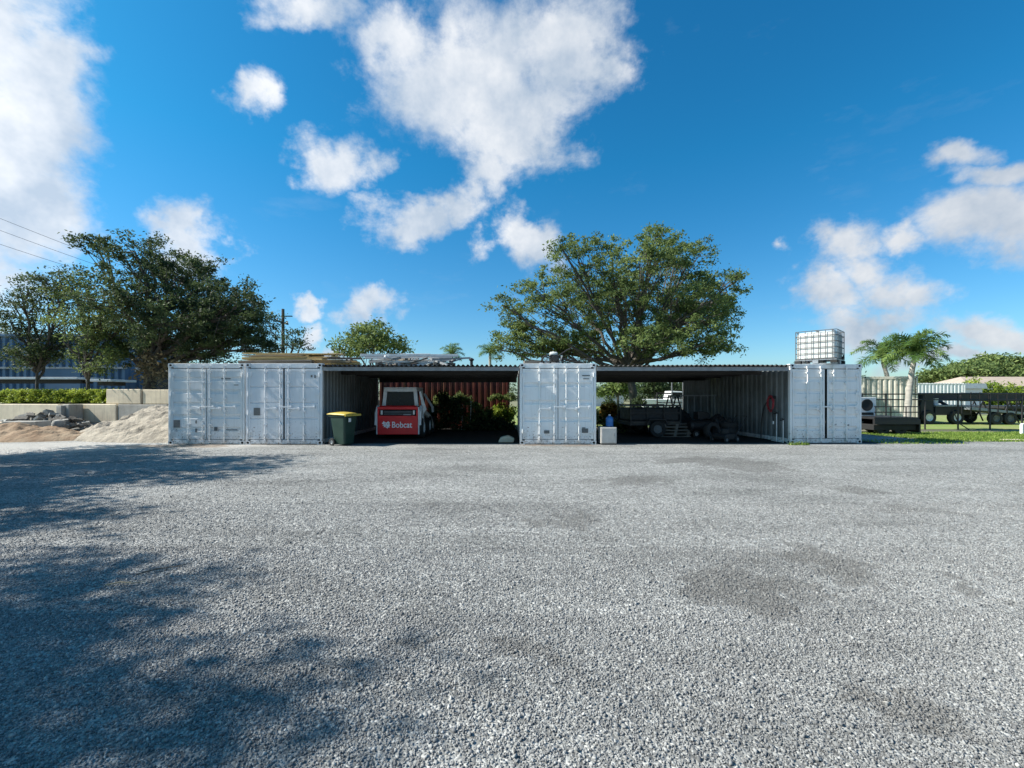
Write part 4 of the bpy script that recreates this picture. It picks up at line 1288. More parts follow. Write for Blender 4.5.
# metal frame lying right of it
fr_ = empty('metal_rack', (wx(576, 14.9), 15.0, 2.585), 'low dark wire rack lying right of the old machine on the middle container', 'rack')
b = MB()
for k in range(9): b.cyl((-.5 + k * .125, -.25, .02), (-.5 + k * .125, -.25, .2 + .05 * math.sin(k)), .01, n=4); b.cyl((-.5 + k * .125, .25, .02), (-.5 + k * .125, .25, .2), .01, n=4)
for z_ in (.02, .12, .2): b.cyl((-.52, -.25, z_), (.52, -.25, z_), .012, n=5); b.cyl((-.52, .25, z_), (.52, .25, z_), .012, n=5)
b.build('wires', DARK, fr_)
b = MB(); b.box(-.5, -.24, .021, .4, .24, .05); b.build('base', WOODG, fr_)
plank((wx(532, 15), 15.05, 2.60), 0.55, 0.35, 0.14, 0.1, 0, WOODG, 'weathered wooden crate piece left of the old machine on the middle container', None, 'wooden_crate')

# ------------------------------------------------------------------ caged tank on the right container
CAGE = surf('dull_cage_steel', (0.13, 0.135, 0.14), (0.09, 0.09, 0.09), 0.6, 0.3)
ib = empty('liquid_tank', (10.42, 15.0, 2.60), 'white plastic liquid tank in a steel cage on the right container roof', 'tank', math.radians(43))
b = MB()
def rrect(w, d, r, n=5):
    o_ = []
    for (cx, cy, a0) in ((w / 2 - r, d / 2 - r, 0), (-w / 2 + r, d / 2 - r, 90), (-w / 2 + r, -d / 2 + r, 180), (w / 2 - r, -d / 2 + r, 270)):
        for k in range(n + 1):
            a = math.radians(a0 + 90 * k / n)
            o_.append((cx + r * math.cos(a), cy + r * math.sin(a)))
    return o_
secs = [(0.17, 0.90), (0.20, 0.97), (0.9, 0.97), (1.0, 0.96), (1.06, 0.90), (1.085, 0.7)]
rr_ = []
vs, fs = [], []
for z_, s_ in secs:
    for (x, y) in rrect(1.12 * s_, 1.12 * s_, 0.12): vs.append((x, y, z_))
m_ = len(rrect(1, 1, .1))
for i in range(len(secs) - 1):
    for k in range(m_):
        k2 = (k + 1) % m_
        fs.append((i * m_ + k, i * m_ + k2, (i + 1) * m_ + k2, (i + 1) * m_ + k))
fs.append(tuple(range((len(secs) - 1) * m_, len(secs) * m_)))
fs.append(tuple(range(m_))[::-1])
b.add(vs, fs); b.build('bottle', POLY, ib, smooth=True)
b = MB(); b.lathe([(.11, 1.08), (.11, 1.12), (.09, 1.13), (0.001, 1.13)], 16); b.build('cap', BLACK, ib)
b = MB()
cage = rrect(1.16, 1.16, 0.08)
for z_ in (0.17, 0.36, 0.55, 0.74, 0.93, 1.10):
    b.path([(x, y, z_) for x, y in cage] + [(cage[0][0], cage[0][1], z_)], 0.011, 6, False)
for side_ in range(4):
    M = Matrix.Rotation(side_ * PI / 2, 4, 'Z')
    for k in range(6):
        x = -0.47 + k * 0.188
        b.cyl((x, -0.592, 0.15), (x, -0.592, 1.10), 0.010, n=6, M=M)
b.build('cage', CAGE, ib)
b = MB(); b.box(-.55, -.04, 1.105, .55, .04, 1.12); b.box(-.55, -.45, 1.105, .55, -.40, 1.12); b.build('top_bar', STEEL, ib)
b = MB()
b.box(-.58, -.58, 0.125, .58, .58, 0.15)
for x in (-.5, 0, .5):
    for y in (-.5, 0, .5):
        b.cbox(x, y, .0725, .16, .16, .10)
    b.box(x - .06, -.58, 0.0, x + .06, .58, 0.022)
b.build('pallet', STEEL, ib)
for (x, y) in ((-.5, -.5), (.5, -.5), (-.5, .5), (.5, .5)):
    b = MB(); b.cbox(x * 1.01, y * 1.01, .075, .19, .19, .102); b.build('corner_foot', BLACK, ib, bevel=0.01)
b = MB(); b.cyl((0, -.60, .2), (0, -.68, .2), .045, n=10); b.cyl((0, -.66, .2), (0, -.66, .29), .02, n=6); b.build('valve', BLACK, ib)

# ------------------------------------------------------------------ wheelie bin
wb = empty('wheeled_bin', (wx(344, 13.95), 13.98, 0), 'green wheeled bin with a yellow lid at the left bay corner', 'bin', math.radians(66))
b = MB()
vs = []
for z_, w_, d_ in ((0.05, .42, .42), (0.93, .56, .60)):
    for (x, y) in rrect(w_, d_, .05, 3): vs.append((x, y + (0.0 if z_ < .5 else 0.03), z_))
m_ = len(rrect(1, 1, .1, 3))
fs = [(k, (k + 1) % m_, (k + 1) % m_ + m_, k + m_) for k in range(m_)] + [tuple(range(m_))[::-1], tuple(range(m_, 2 * m_))]
b.add(vs, fs)
b.box(-.16, -.245, .35, .16, -.235, .6)
b.box(-.30, -.31, .90, .30, .36, .95)
b.build('body', GREENP, wb, bevel=0.006)
b = MB()
def LP(a, c):
    x = -.33 + .66 * a; y = -.36 + .76 * c
    return (x, y, .955 + .075 * math.sin(PI * min(1, max(0, a))) ** .5 * (0.5 + .5 * math.sin(PI * c)) + 0.02 * c)
b.grid(LP, 12, 10)
b.box(-.33, -.37, .93, .33, -.352, .975)
b.build('lid', YELP, wb, solid=0.02, smooth=True)
b = MB(); b.cyl((-.24, .42, .96), (.24, .42, .96), .016, n=8); b.box(-.25, .33, .94, -.21, .43, .98); b.box(.21, .33, .94, .25, .43, .98); b.build('handle', GREENP, wb)
for s_ in (-1, 1): wheel(wb, (s_ * .27, .24, .115), .115, .06, 'X')
b = MB(); b.cbox(-.08, -.30, .80, .1, .012, .12); b.build('sticker', WHITEP, wb)

# ------------------------------------------------------------------ skid steer loader (rear towards the yard)
LY = 15.9
sk = empty('skid_steer_loader', (wx(397, LY) + 0.05, LY, 0), 'red and white skid steer loader parked nose in under the left bay roof', 'loader')
b = MB()
b.prism([(0.0, .28), (0.0, 1.0), (.9, 1.05), (2.1, .95), (2.3, .28)], -.58, .58, 'YZ')
b.build('chassis', DARK, sk, bevel=0.02)
# tailgate with a recess for lights
b = MB()
HWt = .72
b.box(-HWt, -.12, .17, HWt, -.002, .84)
b.box(-HWt, -.12, 1.06, HWt, -.002, 1.16)
b.box(-HWt, -.12, .84, -.66, -.002, 1.06); b.box(.66, -.12, .84, HWt, -.002, 1.06)
b.prism([(-.10, 1.162), (.2, 1.162), (.2, 1.19), (-.04, 1.20)], -.64, .64, 'YZ')
gate = b.build('tailgate', REDP, sk, bevel=0.02)
b = MB(); b.box(-.655, -.06, .845, .655, -.012, 1.055); b.build('recess', HOLE, gate)
b = MB()
for k in range(3): b.box(-.50, -.085, .89 + k * .05, .50, -.062, .902 + k * .05)
b.box(.20, -.09, .86, .46, -.064, .905)
b.build('grille', GREYM, gate)
for s_ in (-1, 1):
    b = MB(); b.box(s_ * .575 - .035, -.10, .88, s_ * .575 + .035, -.062, 1.03); b.build('tail_light', LIGHT, gate, bevel=0.008)
for s_ in (-1, 1):
    b = MB(); b.box(s_ * .745 - .022, -.10, .17, s_ * .745 + .022, -.004, 1.15); b.build('side_trim', WHITEP, sk, bevel=0.01)

def text_mesh(txt, size, parent, loc, rot, mat, name='lettering', depth=0.003, bold=0.004, sx=1.0):
    cu = bpy.data.curves.new(name, 'FONT')
    cu.body = txt; cu.size = size; cu.extrude = depth; cu.offset = bold; cu.align_x = 'LEFT'
    t = bpy.data.objects.new('tmp', cu); COL.objects.link(t)
    dg = bpy.context.evaluated_depsgraph_get()
    me = bpy.data.meshes.new_from_object(t.evaluated_get(dg))
    bpy.data.objects.remove(t, do_unlink=True)
    me.materials.clear(); me.materials.append(mat)
    o = bpy.data.objects.new(name, me); COL.objects.link(o)
    o.parent = parent; o.location = loc; o.rotation_euler = rot; o.scale = (sx, 1, 1)
    return o
LETTER = surf('white_decal', (0.85, 0.85, 0.85), (0.8, 0.8, 0.8), 0.5, bump=0)
text_mesh('Bobcat', .30, gate, (-.21, -.124, .42), (PI / 2, 0, 0), LETTER, sx=0.86)
# head emblem: an animal head in profile, white cut-outs
em = [(-.53, .60), (-.49, .655), (-.455, .61), (-.38, .60), (-.33, .65), (-.30, .60), (-.27, .62), (-.29, .54), (-.25, .50), (-.30, .47), (-.27, .43), (-.34, .42), (-.36, .38), (-.40, .42), (-.45, .44), (-.50, .43), (-.47, .48), (-.54, .49), (-.49, .53), (-.56, .56)]
b = MB(); b.prism([(x, z) for x, z in em], -.127, -.1215, 'XZ')
b.mi = 1
for (x, z) in ((-.44, .55), (-.35, .55), (-.40, .47)): b.cbox(x, -.1285, z, .05, .002, .022)
b.build('emblem', [LETTER, REDP], gate)
# cab
b = MB()
for s_ in (-1, 1):
    b.prism([(s_ * .53, 1.16), (s_ * .66, 1.16), (s_ * .60, 1.80), (s_ * .47, 1.80)][::s_], .25, .36, 'XZ')
    b.prism([(s_ * .56, 1.0), (s_ * .64, 1.0), (s_ * .60, 1.80), (s_ * .52, 1.80)][::s_], 1.3, 1.4, 'XZ')
    b.box(min(s_ * .50, s_ * .60), .36, 1.72, max(s_ * .50, s_ * .60), 1.3, 1.80)
b.box(-.60, .24, 1.70, .60, .37, 1.81)
b.box(-.60, .23, 1.812, .60, 1.45, 1.86)
cab = b.build('cab', WHITEP, sk, bevel=0.012)
b = MB(); b.box(-.50, .30, 1.17, .50, .315, 1.70); b.build('rear_window', GLASS, cab)
b = MB(); b.box(-.26, .75, .9, .26, 1.2, 1.1); b.box(-.26, .7, 1.1, .26, .82, 1.6); b.build('seat', BLACK, cab, bevel=.03)
for s_ in (-1, 1):
    b = MB()
    x = s_ * .78
    b.prism([(-.05, .95), (.15, 1.20), (1.9, .75), (2.55, .35), (2.62, .20), (2.45, .20), (1.8, .60), (.2, .98), (.0, .50), (-.1, .50)], x - .05, x + .05, 'YZ')
    b.build('lift_arm', WHITEP, sk, bevel=0.012)
    b = MB(); b.cyl((s_ * .69, .15, .55), (s_ * .69, 1.2, .9), .035, n=10); b.build('hydraulic_cylinder', STEEL, sk)
# tilted side guard at the right and lowered arm linkage
b = MB(); b.prism([(.72, .20), (.80, .20), (.86, .55), (.84, .90), (.95, 1.05), (.74, 1.72), (.68, 1.70), (.80, 1.10), (.76, .9)], .3, .36, 'XZ'); b.build('side_guard', WHITEP, sk)
b = MB(); b.prism([(.74, 1.62), (.80, 1.66), (1.12, 1.15), (1.14, .95), (1.06, .92), (1.04, 1.12)], .75, .83, 'XZ'); b.build('linkage', GREYM, sk)
for s_ in (-1, 1):
    for yy_ in (.45, 1.6):
        wheel(sk, (s_ * .72, yy_, .39), .39, .26, 'X', WHITEP)
b = MB()
b.prism([(2.5, .05), (3.15, .03), (3.2, .05), (2.65, .12), (2.55, .5), (2.62, .68), (2.55, .7), (2.47, .5)], -.85, .85, 'YZ'); b.build('bucket', DARK, sk)

# ------------------------------------------------------------------ right bay contents
cb = empty('cabinet', (wx(608.5, 14.1), 14.25, 0), 'small beige cabinet on the gravel beside the middle container', 'cabinet')
b = MB(); b.box(-.25, -.2, .04, .25, .25, .55); b.build('case', surf('beige_paint', (0.52, 0.50, 0.46), (0.42, 0.40, 0.37), 0.6, scale=4), cb, bevel=.01)
b = MB(); b.box(-.225, -.216, .07, .225, -.202, .52); b.build('door', bpy.data.materials['beige_paint'], cb, bevel=.005)
b = MB(); b.box(.15, -.23, .28, .17, -.217, .38); b.build('handle', GREYM, cb)
for (x, y) in ((-.22, -.17), (.22, -.17), (-.22, .22), (.22, .22)):
    b = MB(); b.cyl((x, y, 0), (x, y, .045), .02, n=8); b.build('foot', BLACK, cb)
jg = empty('water_jug', (wx(610, 14.35), 14.42, .552), 'blue plastic water jug standing on the beige cabinet', 'jug')
b = MB(); b.lathe([(0.001, 0), (.10, 0), (.12, .02), (.12, .12), (.113, .135), (.12, .15), (.12, .26), (.09, .31), (.035, .34), (.035, .37)], 20); b.build('body', BLUEP, jg, smooth=True)
b = MB(); b.lathe([(.04, .365), (.04, .395), (0.001, .395)], 14); b.build('cap', WHITEP, jg)

tr_ = empty('utility_trailer', (wx(648, 17.5), 17.5, 0), 'dark utility trailer parked crosswise in the right bay', 'trailer', math.radians(4))
b = MB(); b.box(-.95, -.75, .52, .95, .75, .57); b.build('deck', WOODG, tr_)
b = MB()
for y in (-.78, .78):
    for z_ in (.57, .90, 1.18): b.box(-.98, y - .02, z_ - .025, .98, y + .02, z_ + .025)
    for x in (-.96, -.32, .32, .96): b.box(x - .02, y - .017, .44, x + .02, y + .017, 1.15)
b.box(-1.0, -.8, .43, -.94, .8, .52); b.box(.94, -.8, .43, 1.0, .8, .52); b.box(-.94, -.8, .44, .94, -.74, .515); b.box(-.94, .74, .44, .94, .8, .515)
b.build('rail_frame', DARK, tr_)
b = MB(); b.box(-.93, -.73, .60, .93, .73, 1.08); b.build('load', surf('dark_tarp', (0.02, 0.022, 0.025), (0.03, 0.03, 0.03), 0.7, scale=2, bump=1.0, bscale=4, bdist=0.1), tr_, bevel=.06)
b = MB(); b.path([(.98, -.5, .47), (1.7, 0, .45), (2.0, 0, .45)], .03, 6); b.path([(.98, .5, .47), (1.7, 0, .45)], .03, 6); b.cyl((1.7, 0, .0), (1.7, 0, .55), .025, n=8); b.build('drawbar', DARK, tr_)
for s_ in (-1, 1):
    wheel(tr_, (0, s_ * .92, .31), .31, .18, 'Y', GREYDK)
    b = MB(); b.path([(-.4, s_ * .92, .45), (-.3, s_ * .92, .66), (.3, s_ * .92, .66), (.4, s_ * .92, .45)], .04, 6); b.build('mudguard', DARK, tr_)

# trestle
ts = empty('trestle', (wx(673, 18.4), 18.4, 0), 'dark folding trestle at the rear of the right bay', 'trestle')
b = MB(); b.box(-.05, -.5, 1.50, .05, .5, 1.58); b.build('crossbar', DARK, ts)
for y in (-.42, .42):
    for s_ in (-1, 1):
        b = MB(); b.path([(s_ * .04, y, 1.5), (s_ * .42, y, 0)], .03, 6); b.build('leg', DARK, ts)
b = MB()
for y in (-.42, .42): b.cyl((-.25, y, .7), (.25, y, .7), .02, n=6)
b.build('brace', DARK, ts)

# pipe gate across the rear of the right bay
gt = empty('pipe_gate', (wx(688, 20.9), 21.0, 0), 'steel pipe gate across the rear opening of the right bay', 'gate')
for z_ in (.45, .72, .98, 1.22, 1.46, 1.66):
    b = MB(); b.cyl((-1.4, 0, z_), (1.4, 0, z_), .025 if z_ < 1.6 else .035, n=8); b.build('rail', STEEL if z_ < 1.6 else DARK, gt)
for x in (-1.42, 0, 1.42):
    b = MB(); b.cyl((x, 0, 0), (x, 0, 1.7), .035, n=8); b.build('post', DARK, gt)

# dark machinery heap along the right wall of the bay
def pallet(loc, label, rz=0):
    r_ = empty('wooden_pallet', loc, label, 'pallet', rz, 'pallets in the right bay')
    b = MB()
    for x in (-.5, 0, .5): b.box(x - .05, -.5, .022, x + .05, .5, .10)
    b.build('bearers', WOODG, r_)
    b = MB()
    for k in range(6): b.box(-.6, -.5 + k * .18, .10, .6, -.39 + k * .18, .122)
    for k in range(3): b.box(-.6, -.5 + k * .45, 0, .6, -.40 + k * .45, .022)
    b.build('deck_boards', WOODG, r_)
for k, w_ in enumerate(('lowest', 'second', 'third', 'top')):
    pallet((6.15, 17.2, .124 * k), '%s wooden pallet of the stack in the middle of the right bay' % w_, .06 * k)
TARP = bpy.data.materials['dark_tarp']
def heap(x, y, w, d, h, lab, seed):
    def hf(a, c):
        u_, v_ = 2 * a - 1, 2 * c - 1
        e = max(0.0, 1 - max(abs(u_), abs(v_)) ** 6)
        return (u_ * w / 2, v_ * d / 2, h * e ** .5 * (0.82 + 0.28 * fbm(u_ * w, v_ * d, 1.6, seed)))
    b = MB(); b.grid(hf, 26, 22)
    tag(b.build('covered_heap', TARP, smooth=True, loc=(x, y, 0.0)), lab, 'heap', 'dark covered heaps in the right bay')
heap(6.6, 18.4, 1.5, 1.2, 1.15, 'dark tarpaulin heap behind the pallet stack in the right bay', 3)
heap(5.0, 18.9, 1.4, 0.9, 0.95, 'dark tarpaulin heap behind the utility trailer in the right bay', 8)
heap(8.0, 17.3, 0.8, 1.3, 0.85, 'dark tarpaulin heap against the side wall behind the tyres', 13)
ac = empty('air_compressor', (7.15, 16.8, 0), 'dark air compressor standing deep in the right bay', 'compressor', 0.2)
b = MB(); b.lathe([(0.001, -.5), (.15, -.5), (.22, -.42), (.22, .42), (.15, .5), (0.001, .5)], 18, Matrix.Translation((0, 0, .42)), 'X'); b.build('tank', DARK, ac, smooth=True)
b = MB(); b.box(-.2, -.14, .66, .1, .14, .95); b.cyl((.22, -.1, .8), (.22, .1, .8), .13, n=14); b.build('motor', DARK, ac, bevel=.01)
for s_ in (-1, 1): wheel(ac, (-.35, s_ * .24, .13), .13, .07, 'Y')
b = MB(); b.path([(.5, -.18, .45), (.75, -.18, .75), (.75, .18, .75), (.5, .18, .45)], .015, 6); b.build('handle', DARK, ac)
for k, (x, y, z_, ro, lab) in enumerate(((7.75, 15.9, .0, 0, 'bottom tyre of the flat pile near the right wall'), (7.75, 15.9, .2, 0, 'middle tyre of the flat pile near the right wall'), (7.78, 15.92, .4, 0, 'top tyre of the flat pile near the right wall'), (7.05, 15.6, .31, 1, 'tyre leaning upright left of the tyre pile'))):
    b = MB()
    b.lathe([(.17, -.1), (.29, -.1), (.31, -.06), (.31, .06), (.29, .1), (.17, .1), (.19, 0.0), (.17, -.1)], 26)
    o = b.build('tyre', BLACK, smooth=True, loc=(x, y, z_ + (.1 if not ro else 0)))
    if ro: o.rotation_euler = (1.35, 0, .3)
    tag(o, lab, 'tyre', 'tyres in the right bay')
mw = empty('push_mower', (7.2, 15.0, 0), 'dark push mower near the front of the right bay', 'mower', 0.5)
b = MB(); b.prism([(-.3, .1), (.3, .1), (.34, .2), (.2, .27), (-.2, .27), (-.34, .2)], -.24, .24, 'XZ'); b.build('deck', DARK, mw, bevel=.01)
b = MB(); b.lathe([(0.001, .42), (.12, .42), (.14, .38), (.14, .28), (0.001, .275)], 16); b.build('engine', BLACK, mw)
b = MB(); b.path([(.28, -.2, .2), (.9, -.2, .85), (.9, .2, .85), (.28, .2, .2)], .013, 6); b.build('handle', DARK, mw)
for x in (-.28, .28):
    for s_ in (-1, 1): wheel(mw, (x, s_ * .27, .1), .1, .05, 'Y', GREYDK)
# shelf rail along panel
b = MB(); b.box(-.75, -.02, 1.53, .75, .02, 1.58)
for k in range(6): b.box(-.73 + k * .28, -.015, 0.0, -.70 + k * .28, .015, 1.529)
b.box(-.75, -.02, .85, .75, .02, .88) if False else None
tag(b.build('rail_panel', GREYM, loc=(7.85, 18.7, 0)), 'light metal railing panel leaning before the ribbed panel', 'railing')

# hose on the right side wall, pipes with taps
wallx = lambda y: 10.23 - 1.219 * math.cos(RZ) - (y - (Y0 + .28)) * math.sin(RZ) - 0.0
hy = 15.15
hx = wallx(hy) - .06
hs_ = empty('garden_hose', (hx, hy, 1.45), 'red and black hose coiled on the side wall of the right bay', 'hose')
b = MB(); b.box(-.05, -.1, .0, .06, .1, .1); b.box(-.14, -.02, .08, .06, .02, .11); b.build('bracket', DARK, hs_)
pts = []
for k in range(120):
    t = k / 120 * 2 * PI * 5
    pts.append((-.07 - .02 * math.sin(k * .9), .17 * math.cos(t) * (1 + .15 * math.sin(k)), -.16 + .25 * math.sin(t) * (1 + .2 * math.sin(k * 1.7))))
b = MB(); b.path(pts, .014, 6); b.build('coil', REDH, hs_)
b = MB(); b.path(bez(Vector((-.08, .15, -.1)), Vector((-.12, .5, -.3)), Vector((-.16, .42, -1.43)), 10), .018, 6)
b.path(bez(Vector((-.07, -.12, -.2)), Vector((-.09, -.15, -.6)), Vector((-.09, -.2, -.75)), 8), .014, 6); b.build('hanging_end', BLACK, hs_)
b = MB(); b.cyl((-.09, -.2, -.75), (-.09, -.2, -.85), .022, n=8); b.build('nozzle', WHITEP, hs_)
for k, (y, h_, lab) in enumerate(((14.95, .95, 'white water pipe with a tap on the side wall, rear of the two'), (14.62, .75, 'white water pipe with a tap on the side wall, front of the two'))):
    w_ = empty('water_pipe', (wallx(y) - .05, y, 0), lab, 'pipe')
    b = MB(); b.cyl((0, 0, 0), (0, 0, h_), .016, n=8); b.cyl((0, 0, .02), (0, .3, .02), .016, n=8); b.build('tube', WHITEP, w_)
    b = MB(); b.cyl((0, 0, h_), (0, 0, h_ + .05), .03, n=8); b.cyl((0, 0, h_ + .01), (-.1, 0, h_ + .0), .02, n=6); b.cbox(-.06, 0, h_ + .06, .05, .05, .02); b.build('tap', BLACK, w_)

# stone slab on the ground at the corner of the left bay
b = MB(); b.prism([(-.3, 0), (.22, 0), (.25, .12), (.05, .22), (-.22, .16)], -.2, .2, 'XZ')
tag(b.build('stone_slab', CONC, bevel=.03, loc=(wx(507, 14.7), 14.9, 0.0)), 'pale broken slab on the ground inside the left bay corner', 'stone')

# things along the red container
for k, (px, h_, lab) in enumerate(((462, 1.15, 'thin white stake left of the leafy bush in the left bay'), (470, 1.3, 'thin white stake in the leafy bush in the left bay'))):
    b = MB(); b.path([(0, 0, 0), (.03 * (k + 1), 0, h_)], .02, 6)
    tag(b.build('stake', WHITEP, loc=(wx(px, 20), 19.95, 0.0)), lab, 'stake', 'stakes in the left bay')

# ------------------------------------------------------------------ white pickup beyond the right bay
pk = empty('pickup_truck', (wx(672, 38), 38, 0), 'white pickup truck seen through the right bay', 'pickup')
b = MB()
b.prism([(-2.75, .45), (2.65, .45), (2.75, .75), (2.7, 1.08), (1.45, 1.18), (-.55, 1.18), (-.6, 1.22), (-2.7, 1.22)], -.92, .92, 'XZ'); b.build('body', WHITEP, pk, bevel=.05)
b = MB()
b.prism([(-.5, 1.2), (1.35, 1.2), (.55, 1.88), (-.35, 1.92)], -.82, .82, 'XZ'); cabp = b.build('cab', WHITEP, pk, bevel=.05)
b = MB(); b.prism([(-.3, 1.27), (1.05, 1.27), (.48, 1.78), (-.25, 1.80)], -.835, -.823, 'XZ'); b.build('side_window', GLASS, cabp)
for x in (-1.75, 1.8):
    for s_ in (-1, 1): wheel(pk, (x, s_ * .84, .38), .38, .26, 'Y')
b = MB(); b.box(2.70, -.7, .8, 2.76, -.5, .95); b.build('headlight', LIGHT, pk)
b = MB(); b.box(2.70, .5, .8, 2.76, .7, .95); b.build('headlight', LIGHT, pk)

# white boundary wall and low house far back seen through bay
hw = empty('far_house', (wx(604, 62), 66, 0), 'low pale house seen through the right bay beside the middle container', 'house')
b = MB(); b.box(-6, -3, 0, 3, 3, 1.9); b.build('wall', WHITEP, hw)
b = MB(); b.prism([(-6.4, 1.92), (3.4, 1.92), (2.0, 2.8), (-5, 2.8)], -3.4, 3.4, 'XZ'); b.build('roof', GREYM, hw)

# ------------------------------------------------------------------ right side yard
ct = empty('cargo_trailer', (wx(878, 18.6), 18.4, 0), 'black deck trailer with rails parked right of the right container', 'trailer')
b = MB(); b.box(-1.05, -.9, .62, .72, .9, .70); b.build('deck', DARK, ct)
b = MB(); b.box(-1.05, -.92, .42, .75, -.82, .615); b.box(-1.05, .82, .42, .75, .92, .615); b.box(.72, -.9, .1, .78, .9, .615); b.build('chassis', DARK, ct)
b = MB()
for z_ in (.9, 1.12):
    b.cyl((-1.05, -.9, z_), (.72, -.9, z_), .02, n=6)
for x in (-1.0, -.4, .2, .7): b.cyl((x, -.9, .7), (x, -.9, 1.12), .02, n=6)
b.build('rail', DARK, ct)
b = MB(); b.box(-1.0, -.8, .18, .7, .8, .40); b.build('tool_box', BLACK, ct, bevel=.02)
for x in (-.6, .1):
    for s_ in (-1, 1): wheel(ct, (x, s_ * .70, .3), .3, .18, 'Y', DARK)
co2 = empty('condenser_unit', (wx(862.5, 18.8), 18.8, .702), 'white condenser unit with a black round fan on the black deck trailer', 'condenser')
b = MB(); b.box(-.3, -.2, 0, .42, .2, .78); b.build('case', WHITEP, co2, bevel=.015)
b = MB(); b.lathe([(0.001, 0), (.24, 0), (.25, -.02), (.23, -.03), (0.001, -.012)], 20, Matrix.Translation((.02, -.203, .46)), 'Y'); b.build('fan_grille', BLACK, co2)
b = MB(); b.box(-.2, -.215, .04, .3, -.203, .15); b.build('vent', BLACK, co2)

pf = empty('pipe_fence', (wx(905, 20.2), 20.2, 0), 'dark two rail pipe fence running behind the palm', 'fence')
xl, xr = wx(858, 20.2) - wx(905, 20.2), 26
for z_ in (1.62, 1.37):
    b = MB(); b.cyl((xl, 0, z_), (xr, 0, z_), .026, n=8); b.build('rail', DARK, pf)
for px in (862, 886, 925, 958, 990, 1022, 1060, 1110):
    x = wx(px, 20.2) - wx(905, 20.2)
    b = MB(); b.cyl((x, 0, 0), (x, 0, 1.66), .032, n=8); b.build('post', DARK, pf)
b = MB(); x = wx(958, 20.2) - wx(905, 20.2); b.path([(x - .25, -.02, .9), (x, -.02, .3), (x + .5, -.02, .0)], .022, 6); b.build('brace', DARK, pf)

# gooseneck flatbed with a dark rack
gn = empty('gooseneck_trailer', (wx(975, 24.5), 24.5, 0), 'long black gooseneck trailer with folded ramps in the right yard', 'trailer')
b = MB(); b.prism([(-1.3, .95), (1.9, .62), (1.9, .52), (-1.3, .80)], -1.1, 1.1, 'XZ'); b.build('deck', surf('grey_deck', (0.32, 0.34, 0.36), (0.22, 0.23, 0.25), .6, scale=4), gn)
b = MB(); b.box(-1.9, -1.12, 1.25, 2.0, -1.04, 1.70)
for k in range(9): b.box(-1.9 + k * .48, -1.14, .6, -1.85 + k * .48, -1.121, 1.72)
b.build('side_rack', DARK, gn)
b = MB(); b.box(-1.9, 1.04, 1.25, 2.0, 1.12, 1.70); b.build('side_rack', DARK, gn)
b = MB()
for x0 in (.9, 1.4):
    for s_ in (-1, 1):
        b.path([(x0 - .5, s_ * .9, .1), (x0 + .1, s_ * .9, 1.45)], .035, 5); b.path([(x0 + .5, s_ * .9, .1), (x0 - .1, s_ * .9, 1.45)], .035, 5)
b.build('ramp', DARK, gn)
b = MB(); b.box(-1.9, -.5, .75, -1.3, .5, 1.0); b.path([(-2.5, 0, 1.3), (-1.9, 0, 1.2), (-1.4, 0, .9)], .09, 8); b.build('neck', DARK, gn)
for x in (.0, .75):
    for s_ in (-1, 1): wheel(gn, (x, s_ * 1.0, .34), .34, .22, 'Y', GREYDK)
# truck ahead of it
tk = empty('flatbed_truck', (wx(937, 24.8), 24.8, 0), 'black flatbed truck with pale wheel rims right of the palm', 'truck')
b = MB(); b.prism([(-1.0, .5), (1.0, .5), (1.0, .95), (-1.0, .95)], -.95, .95, 'XZ'); b.build('body', DARK, tk, bevel=.03)
b = MB(); b.prism([(-1.75, .45), (-1.02, .45), (-1.02, 1.7), (-1.55, 1.68), (-1.75, 1.05)], -.9, .9, 'XZ'); b.build('cab', DARK, tk, bevel=.04)
b = MB(); b.box(-1.0, -1.0, .96, 1.35, 1.0, 1.03); b.build('bed', GREYM, tk)
for x in (-1.4, .1):
    for s_ in (-1, 1): wheel(tk, (x, s_ * .93, .38), .38, .26, 'Y', WHITEP)
bk = empty('bucket', (wx(953, 23.2), 24.2, 1.03), 'white plastic bucket standing on the black flatbed truck', 'bucket')
b = MB(); b.lathe([(0.001, 0), (.12, 0), (.15, .34), (.16, .36), (.14, .36), (.11, .02)], 18); b.build('pail', WHITEP, bk, smooth=True)
b = MB(); b.path([(.155 * math.cos(t * PI / 8), -.02, .34 - .12 * math.sin(t * PI / 8)) for t in range(9)], .005, 4, False); b.build('handle', STEEL, bk)
# second black trailer nearer the right edge
flatbed(wx(985, 28), wx(1060, 28), 28, 0.75, 'low black trailer behind the gooseneck at the right edge', DARK, (33.2, 34.2), base=0.0)
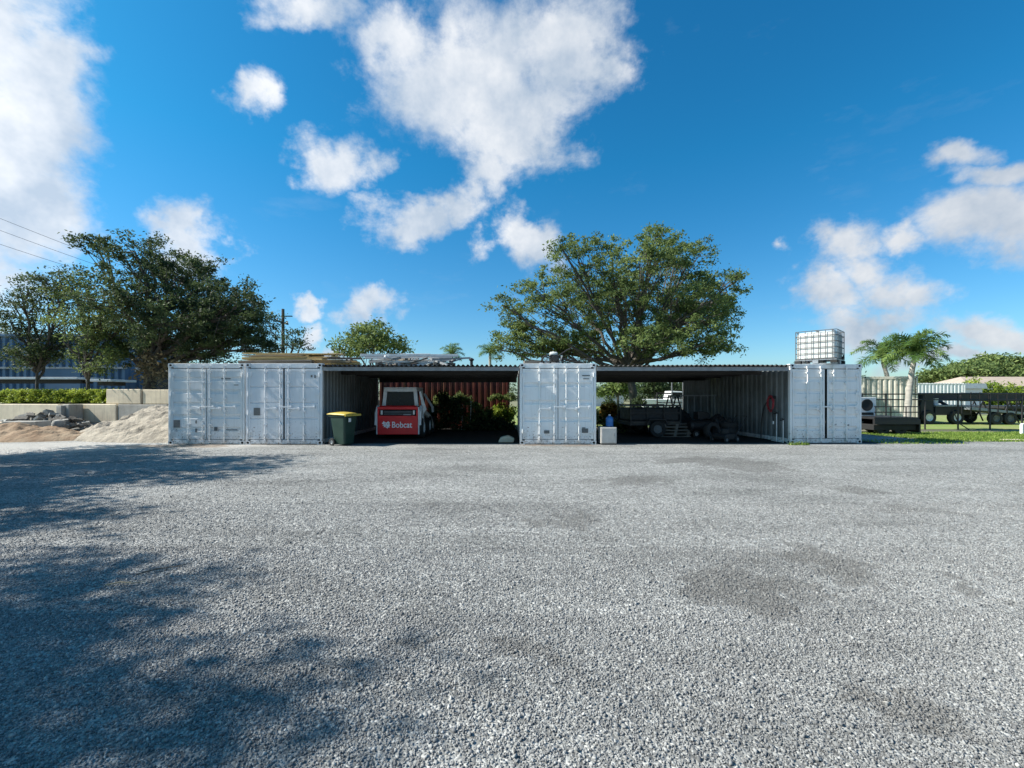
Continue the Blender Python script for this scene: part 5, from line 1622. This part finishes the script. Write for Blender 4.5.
# large white shed in far yard
ws = empty('white_shed', (wx(946, 52), 54, 0), 'pale metal shed roof between the palm and the far house', 'shed')
b = MB(); b.box(-3.2, -3, 0, 3.2, 3, 2.3); b.build('wall', W2, ws)
b = MB(); b.prism([(-3.5, 2.32), (3.5, 2.32), (3.3, 2.9), (-3.3, 2.95)], -3.3, 3.3, 'XZ'); b.build('roof', WHITEP, ws)
# tiled house
th = empty('tiled_house', (wx(1012, 72), 76, 0), 'low house with a beige tiled hip roof at the right edge', 'house')
b = MB(); b.box(-7, -4, 0, 12, 4, 3.0); b.build('wall', WHITEP, th)
b = MB()
b.add([(-7.8, -4.8, 3.0), (12.8, -4.8, 3.0), (12.8, 4.8, 3.0), (-7.8, 4.8, 3.0), (-4.3, 0, 4.7), (9.0, 0, 4.7)], [(0, 1, 5, 4), (1, 2, 5), (2, 3, 4, 5), (3, 0, 4), (3, 2, 1, 0)])
b.build('roof', ROOFT, th)
for x in (-4, 0, 4, 8):
    b = MB(); b.box(x - .6, -4.03, 1.0, x + .6, -4.003, 2.2); b.build('window', GLASS, th)
# white marker post at right edge
b = MB(); b.prism([(-.06, 0), (.06, 0), (.06, .40), (0, .46), (-.06, .40)], -.05, .05, 'XZ')
tag(b.build('marker_post', WHITEP, bevel=.005, loc=(at(1022.5, 395, 17.6).x, 17.6, 0.0)), 'short white marker post on the lawn at the right edge', 'post')
# pale scrap of board on the lawn edge
b = MB(); b.box(-.3, -.12, 0, .3, .12, .04)
tag(b.build('paving_slab', CONC, bevel=.01, loc=(wx(1012, 15.3), 15.3, 0.01)), 'pale flat slab lying at the edge of the lawn', 'slab')
# dry twigs on the gravel
for i, (px, py, L, a, lab) in enumerate(((125, 586, .14, .2, 'pale dry twig on the near gravel at left'), (165, 571, .2, .7, 'dark dry twig on the gravel where the shade ends'))):
    x, y = gpt(px, py)
    b = MB(); b.path([(-L, 0, .012), (-L * .3, .02, .02), (L * .4, -.015, .018), (L, .02, .012)], [.006, .007, .005, .002], 6)
    b.path([(0, 0, .018), (L * .4, L * .3, .02)], [.004, .002], 5)
    o = b.build('twig', WOOD if i == 0 else BARK, loc=(x, y, .008)); o.rotation_euler = (0, 0, a)
    tag(o, lab, 'twig', 'twigs on the gravel')
